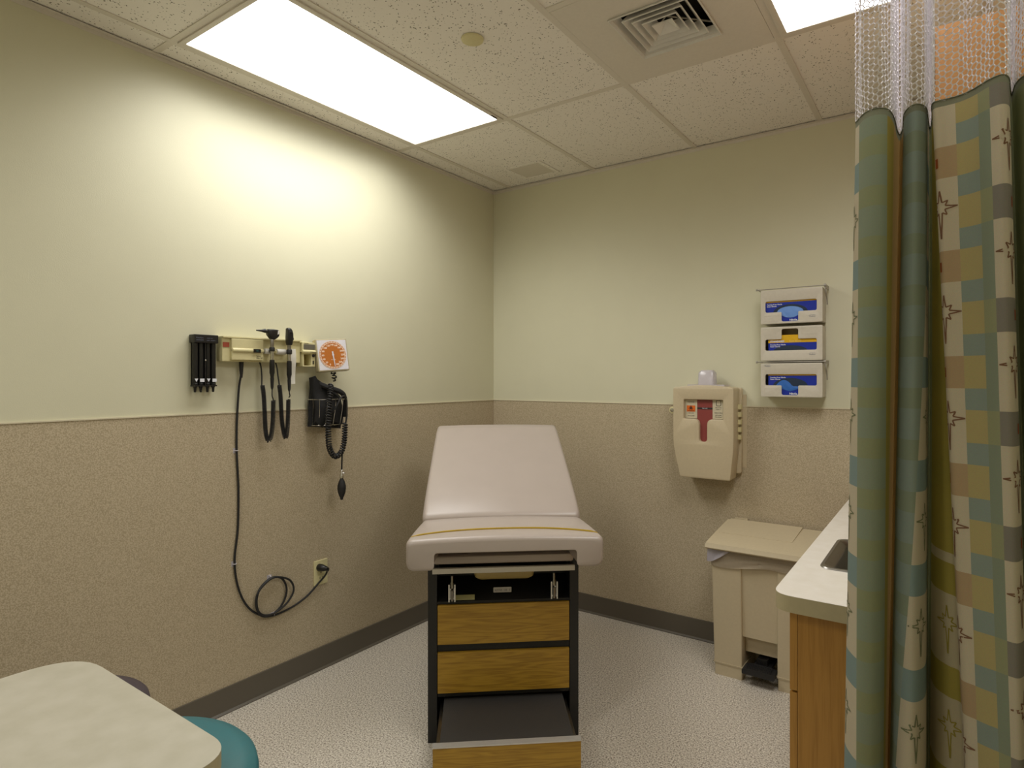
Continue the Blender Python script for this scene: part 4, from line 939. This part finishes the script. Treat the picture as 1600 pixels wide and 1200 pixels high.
def fabric(name, c, tr=.28):
    m = bpy.data.materials.new(name); m.use_nodes = True; nt = m.node_tree; b = nt.nodes['Principled BSDF']
    b.inputs['Base Color'].default_value = lin(c); b.inputs['Roughness'].default_value = .75; b.inputs['Specular IOR Level'].default_value = .2
    tc = nt.nodes.new('ShaderNodeTexCoord'); n = nt.nodes.new('ShaderNodeTexNoise'); n.inputs['Scale'].default_value = 700
    mx = nt.nodes.new('ShaderNodeMix'); mx.data_type = 'RGBA'; mx.blend_type = 'MULTIPLY'; mx.inputs[0].default_value = .25
    mx.inputs[6].default_value = lin(c); nt.links.new(tc.outputs['Object'], n.inputs['Vector']); nt.links.new(n.outputs['Color'], mx.inputs[7])
    nt.links.new(mx.outputs[2], b.inputs['Base Color'])
    tl = nt.nodes.new('ShaderNodeBsdfTranslucent'); nt.links.new(mx.outputs[2], tl.inputs[0]); ms = nt.nodes.new('ShaderNodeMixShader'); ms.inputs[0].default_value = tr
    o = nt.nodes['Material Output']; nt.links.new(b.outputs[0], ms.inputs[1]); nt.links.new(tl.outputs[0], ms.inputs[2]); nt.links.new(ms.outputs[0], o.inputs[0]); return m
FN = ['beige', 'greyblue', 'tan', 'yellow', 'blue', 'olive', 'green', 'greypurple', 'deepyellow', 'orangetan', 'hem', 'starbrown', 'stargreen', 'rust', 'bluegreen', 'olivebeige', 'oliveyel']
FC = ['#cfc4ab', '#8a9d9a', '#b89f7c', '#b9ab78', '#929f95', '#9fa17c', '#939875', '#8c877c', '#a09048', '#b09460', '#8a8c78', '#8d6a54', '#83876a', '#a0562e', '#8f9984', '#bdb292', '#a39648']
FM = [fabric('fabric_'+a_, b_) for a_, b_ in zip(FN, FC)]
FI = {n_: i for i, n_ in enumerate(FN)}
Pd = .1927; Z0 = 1.366
def phase(z): return ((z-Z0) % Pd)
def ctype(k, z):
    ph = phase(z); bx_ = ph < .058; b2_ = .0963 <= ph < .1543
    if k == 'Sa' or k == 'Sb': return 'greyblue' if bx_ else 'beige'
    if k == 'Sc': return 'tan' if bx_ else 'beige'
    if k == 'Sd': return 'greypurple' if b2_ else 'beige'
    if k == 'G': return 'bluegreen' if bx_ or b2_ else 'green'
    if k == 'Bl': return 'blue' if bx_ or b2_ else 'bluegreen'
    if k == 'Y': return 'yellow' if bx_ or b2_ else 'blue'
    if k == 'B': return 'olive' if b2_ else 'bluegreen'
    if k == 'Yl': return 'deepyellow'
    if k == 'T': return 'orangetan'  # fold valley: glow of light bounced between folds, put into the cloth colour
    if k == 'O': return ('oliveyel' if z > 1.05 or bx_ else 'olivebeige')  # olive-yellow of this deep fold is interreflected light painted as cloth colour
    return 'green'
COLS = [('Sa', 1.3, 2.0), ('G', 3.9, 4.6), ('Yl', 5.0, 5.2), ('T', 8.6, 8.2), ('Bl', 12.9, 9.9), ('Sb', 13.6, 12.7), ('Gd', 15.0, 14.3), ('O', 17.3, 17.0), ('Sc', 19.6, 19.0), ('Y', 21.3, 20.9), ('B', 22.0, 22.0), ('Sd', 24.2, 24.2), ('Gd', NS, NS)]
zb_ = set([ZH, ZH-.012, ZE])
k = -8
while Z0+k*Pd < ZH:
    for ph in (0, .029, .058, .077, .0963, .1253, .1543, .173):
        z_ = Z0+k*Pd+ph
        if ZE < z_ < ZH-.013: zb_.add(z_)
    k += 1
zs_ = sorted(zb_, reverse=True)
bm = BM()
sL = (0, 0)
for (kk, st_, sb_) in COLS:
    n_ = max(2, int(max(st_-sL[0], sb_-sL[1])*5)); grid = []
    for z_ in zs_:
        v = vv(z_); a_ = sL[0]*(1-v)+sL[1]*v; b_ = st_*(1-v)+sb_*v
        grid.append([bm.verts.new(PS(a_+(b_-a_)*i/n_, z_)) for i in range(n_+1)])
    for j in range(len(zs_)-1):
        zm = (zs_[j]+zs_[j+1])/2
        mi = FI['hem'] if zm > ZH-.012 else FI[ctype(kk, zm)]
        for i in range(n_):
            f = bm.faces.new((grid[j+1][i], grid[j+1][i+1], grid[j][i+1], grid[j][i])); f.material_index = mi
    sL = (st_, sb_)
bmesh.ops.remove_doubles(bm, verts=bm.verts[:], dist=.0002)
# hem cord
tube(bm, [PS(s_*.25, ZH) for s_ in range(NS*4)], .0014, 6, FI['hem'])
# printed stars and rust squares, laid on the cloth
def shift(s, z, du):
    """walk du metres along the cloth"""
    st = .02 if du > 0 else -.02; L_ = 0; p = PS(s, z)
    while L_ < abs(du) and 0 < s < NS:
        q = PS(s+st, z); L_ += (q-p).length; p = q; s += st
    return s
def ribbon(P2, wd, mi, s0, z0_, lo, hi):
    n = len(P2)
    for i in range(n):
        a_ = Vector(P2[i]); b_ = Vector(P2[(i+1) % n]); d = (b_-a_); L_ = d.length
        if L_ < 1e-6: continue
        d /= L_; pn = Vector((-d.y, d.x))*wd/2
        m_ = max(1, int(L_/.008))
        prev = None
        for k_ in range(m_+1):
            c_ = a_+d*L_*k_/m_; pr = []
            for sg in (1, -1):
                q = c_+pn*sg; zz = z0_+q.y; s_ = shift(s0, zz, q.x) if abs(q.x) > 1e-5 else s0
                s_ = max(lo, min(hi, s_)); pr.append(bm.verts.new(PS(s_, zz)+NSf(s_, zz)*.0007))
            if prev:
                f = bm.faces.new((prev[0], pr[0], pr[1], prev[1])); f.material_index = mi
            prev = pr
def star(sc=1):
    q = [(.027, 0), (.008, .003), (.012, .012), (.003, .009), (0, .031), (-.003, .009), (-.012, .012), (-.008, .003), (-.027, -.001), (-.007, -.004), (-.010, -.014), (-.003, -.010), (0, -.058), (.003, -.010), (.010, -.014), (.007, -.004)]
    return [(a_*sc, b_*sc) for a_, b_ in q]
for (kk, fr, off, ink) in (('Sa', .30, -.062, 'stargreen'), ('Sb', .45, -.062, 'stargreen'), ('Sc', .38, -.062, 'starbrown'), ('Sd', .72, .034, 'starbrown'), ('O', .62, -.062, 'oliveyel')):
    i = [c_[0] for c_ in COLS].index(kk); p0 = COLS[i-1] if i else ('', 0, 0); p1 = COLS[i]
    for k in range(-5, 4):
        z_ = Z0+k*Pd+off+.008
        if not (ZE+.07 < z_ < ZH-.045): continue
        if kk == 'O' and z_ > 1.08: continue
        v = vv(z_); a_ = p0[1]*(1-v)+p0[2]*v; b_ = p1[1]*(1-v)+p1[2]*v
        ribbon(star(), .0024, FI[ink], a_+(b_-a_)*fr, z_, a_+.02, b_-.02)
        if kk in ('Sc', 'Sd'):
            zc = Z0+k*Pd+.029+(.0963 if kk == 'Sd' else 0)
            if zc < ZH-.03:
                v = vv(zc); a_ = p0[1]*(1-v)+p0[2]*v; b_ = p1[1]*(1-v)+p1[2]*v; s0 = a_+(b_-a_)*(.22 if kk == 'Sc' else .8); s1 = shift(s0, zc, .006)
                vs_ = [bm.verts.new(PS(s_, zz)+NSf(s_, zz)*.0007) for s_, zz in ((s0, zc-.009), (s1, zc-.009), (s1, zc+.009), (s0, zc+.009))]
                f = bm.faces.new(vs_); f.material_index = FI['rust']
t = thing('privacy_curtain', 'patterned green and beige privacy curtain with white netting on top', 'curtain', (2.49, -1.8, ZE))
obj('cloth', bm, FM, t, smooth=75)
# netting
S_ = [0]; sv = [0]; p = PS(0, ZH+.1); k = 0
while k < NS*50-1:
    k += 1; q = PS(k/50, ZH+.1); S_.append(S_[-1]+(q-p).length); sv.append(k/50); p = q
def s_of(u):
    lo, hi = 0, len(S_)-1
    if u <= 0: return 0
    if u >= S_[-1]: return sv[-1]
    while hi-lo > 1:
        m_ = (lo+hi)//2
        if S_[m_] < u: lo = m_
        else: hi = m_
    return sv[lo]+(sv[hi]-sv[lo])*(u-S_[lo])/max(1e-9, S_[hi]-S_[lo])
ZT = H-.03
def NP(u, z):
    g = (z-ZH)/(ZT-ZH); s_ = s_of(u+.0012*math.sin(u*310+z*190)); p = PS(s_, ZH)
    k_ = min(1, g*6); return Vector((p.x+.003*k_*math.sin(u*120), p.y*(1-.35*g)+(-1.81)*.35*g+.007*k_*math.sin(u*150), z+.001*math.sin(u*170)))
bm = BM(); cw, ch = .0090, .0056; L_ = S_[-1]; nc = int(L_/cw); nr = int((ZT-ZH)/ch)
def seg(a_, b_, r_=.0013):
    d = (b_-a_); u_, v_ = frame_of(d); R3 = []
    for P_ in (a_, b_): R3.append([bm.verts.new(P_+u_*math.cos(x_)*r_+v_*math.sin(x_)*r_) for x_ in (.5, 2.6, 4.7)])
    for i in range(3): bm.faces.new((R3[0][i], R3[0][(i+1) % 3], R3[1][(i+1) % 3], R3[1][i]))
# flat-topped hexagons: vertical wavy strands joined by short bars
nodes = {}
for i in range(nc+1):
    for j in range(nr+1):
        z_ = ZH+j*ch; wob = .17*cw*(1 if (j//1) % 2 == (i % 2) else -1)
        nodes[i, j] = NP(i*cw+wob, z_)
for i in range(nc+1):
    for j in range(nr):
        seg(nodes[i, j], nodes[i, j+1])
        if i < nc and (i+j) % 2 == 0: seg(nodes[i, j], nodes[i+1, j])
obj('netting', bm, M_thread, t, smooth=60, label='white honeycomb netting')
bm = BM(); box(bm, 2.28, XR-.001, -1.825, -1.795, H-.03, H-.006); obj('curtain_track', bm, M_tbar, None).name = 'curtain_track'
tag(bpy.data.objects['curtain_track'], 'white ceiling track carrying the privacy curtain netting', 'curtain track')
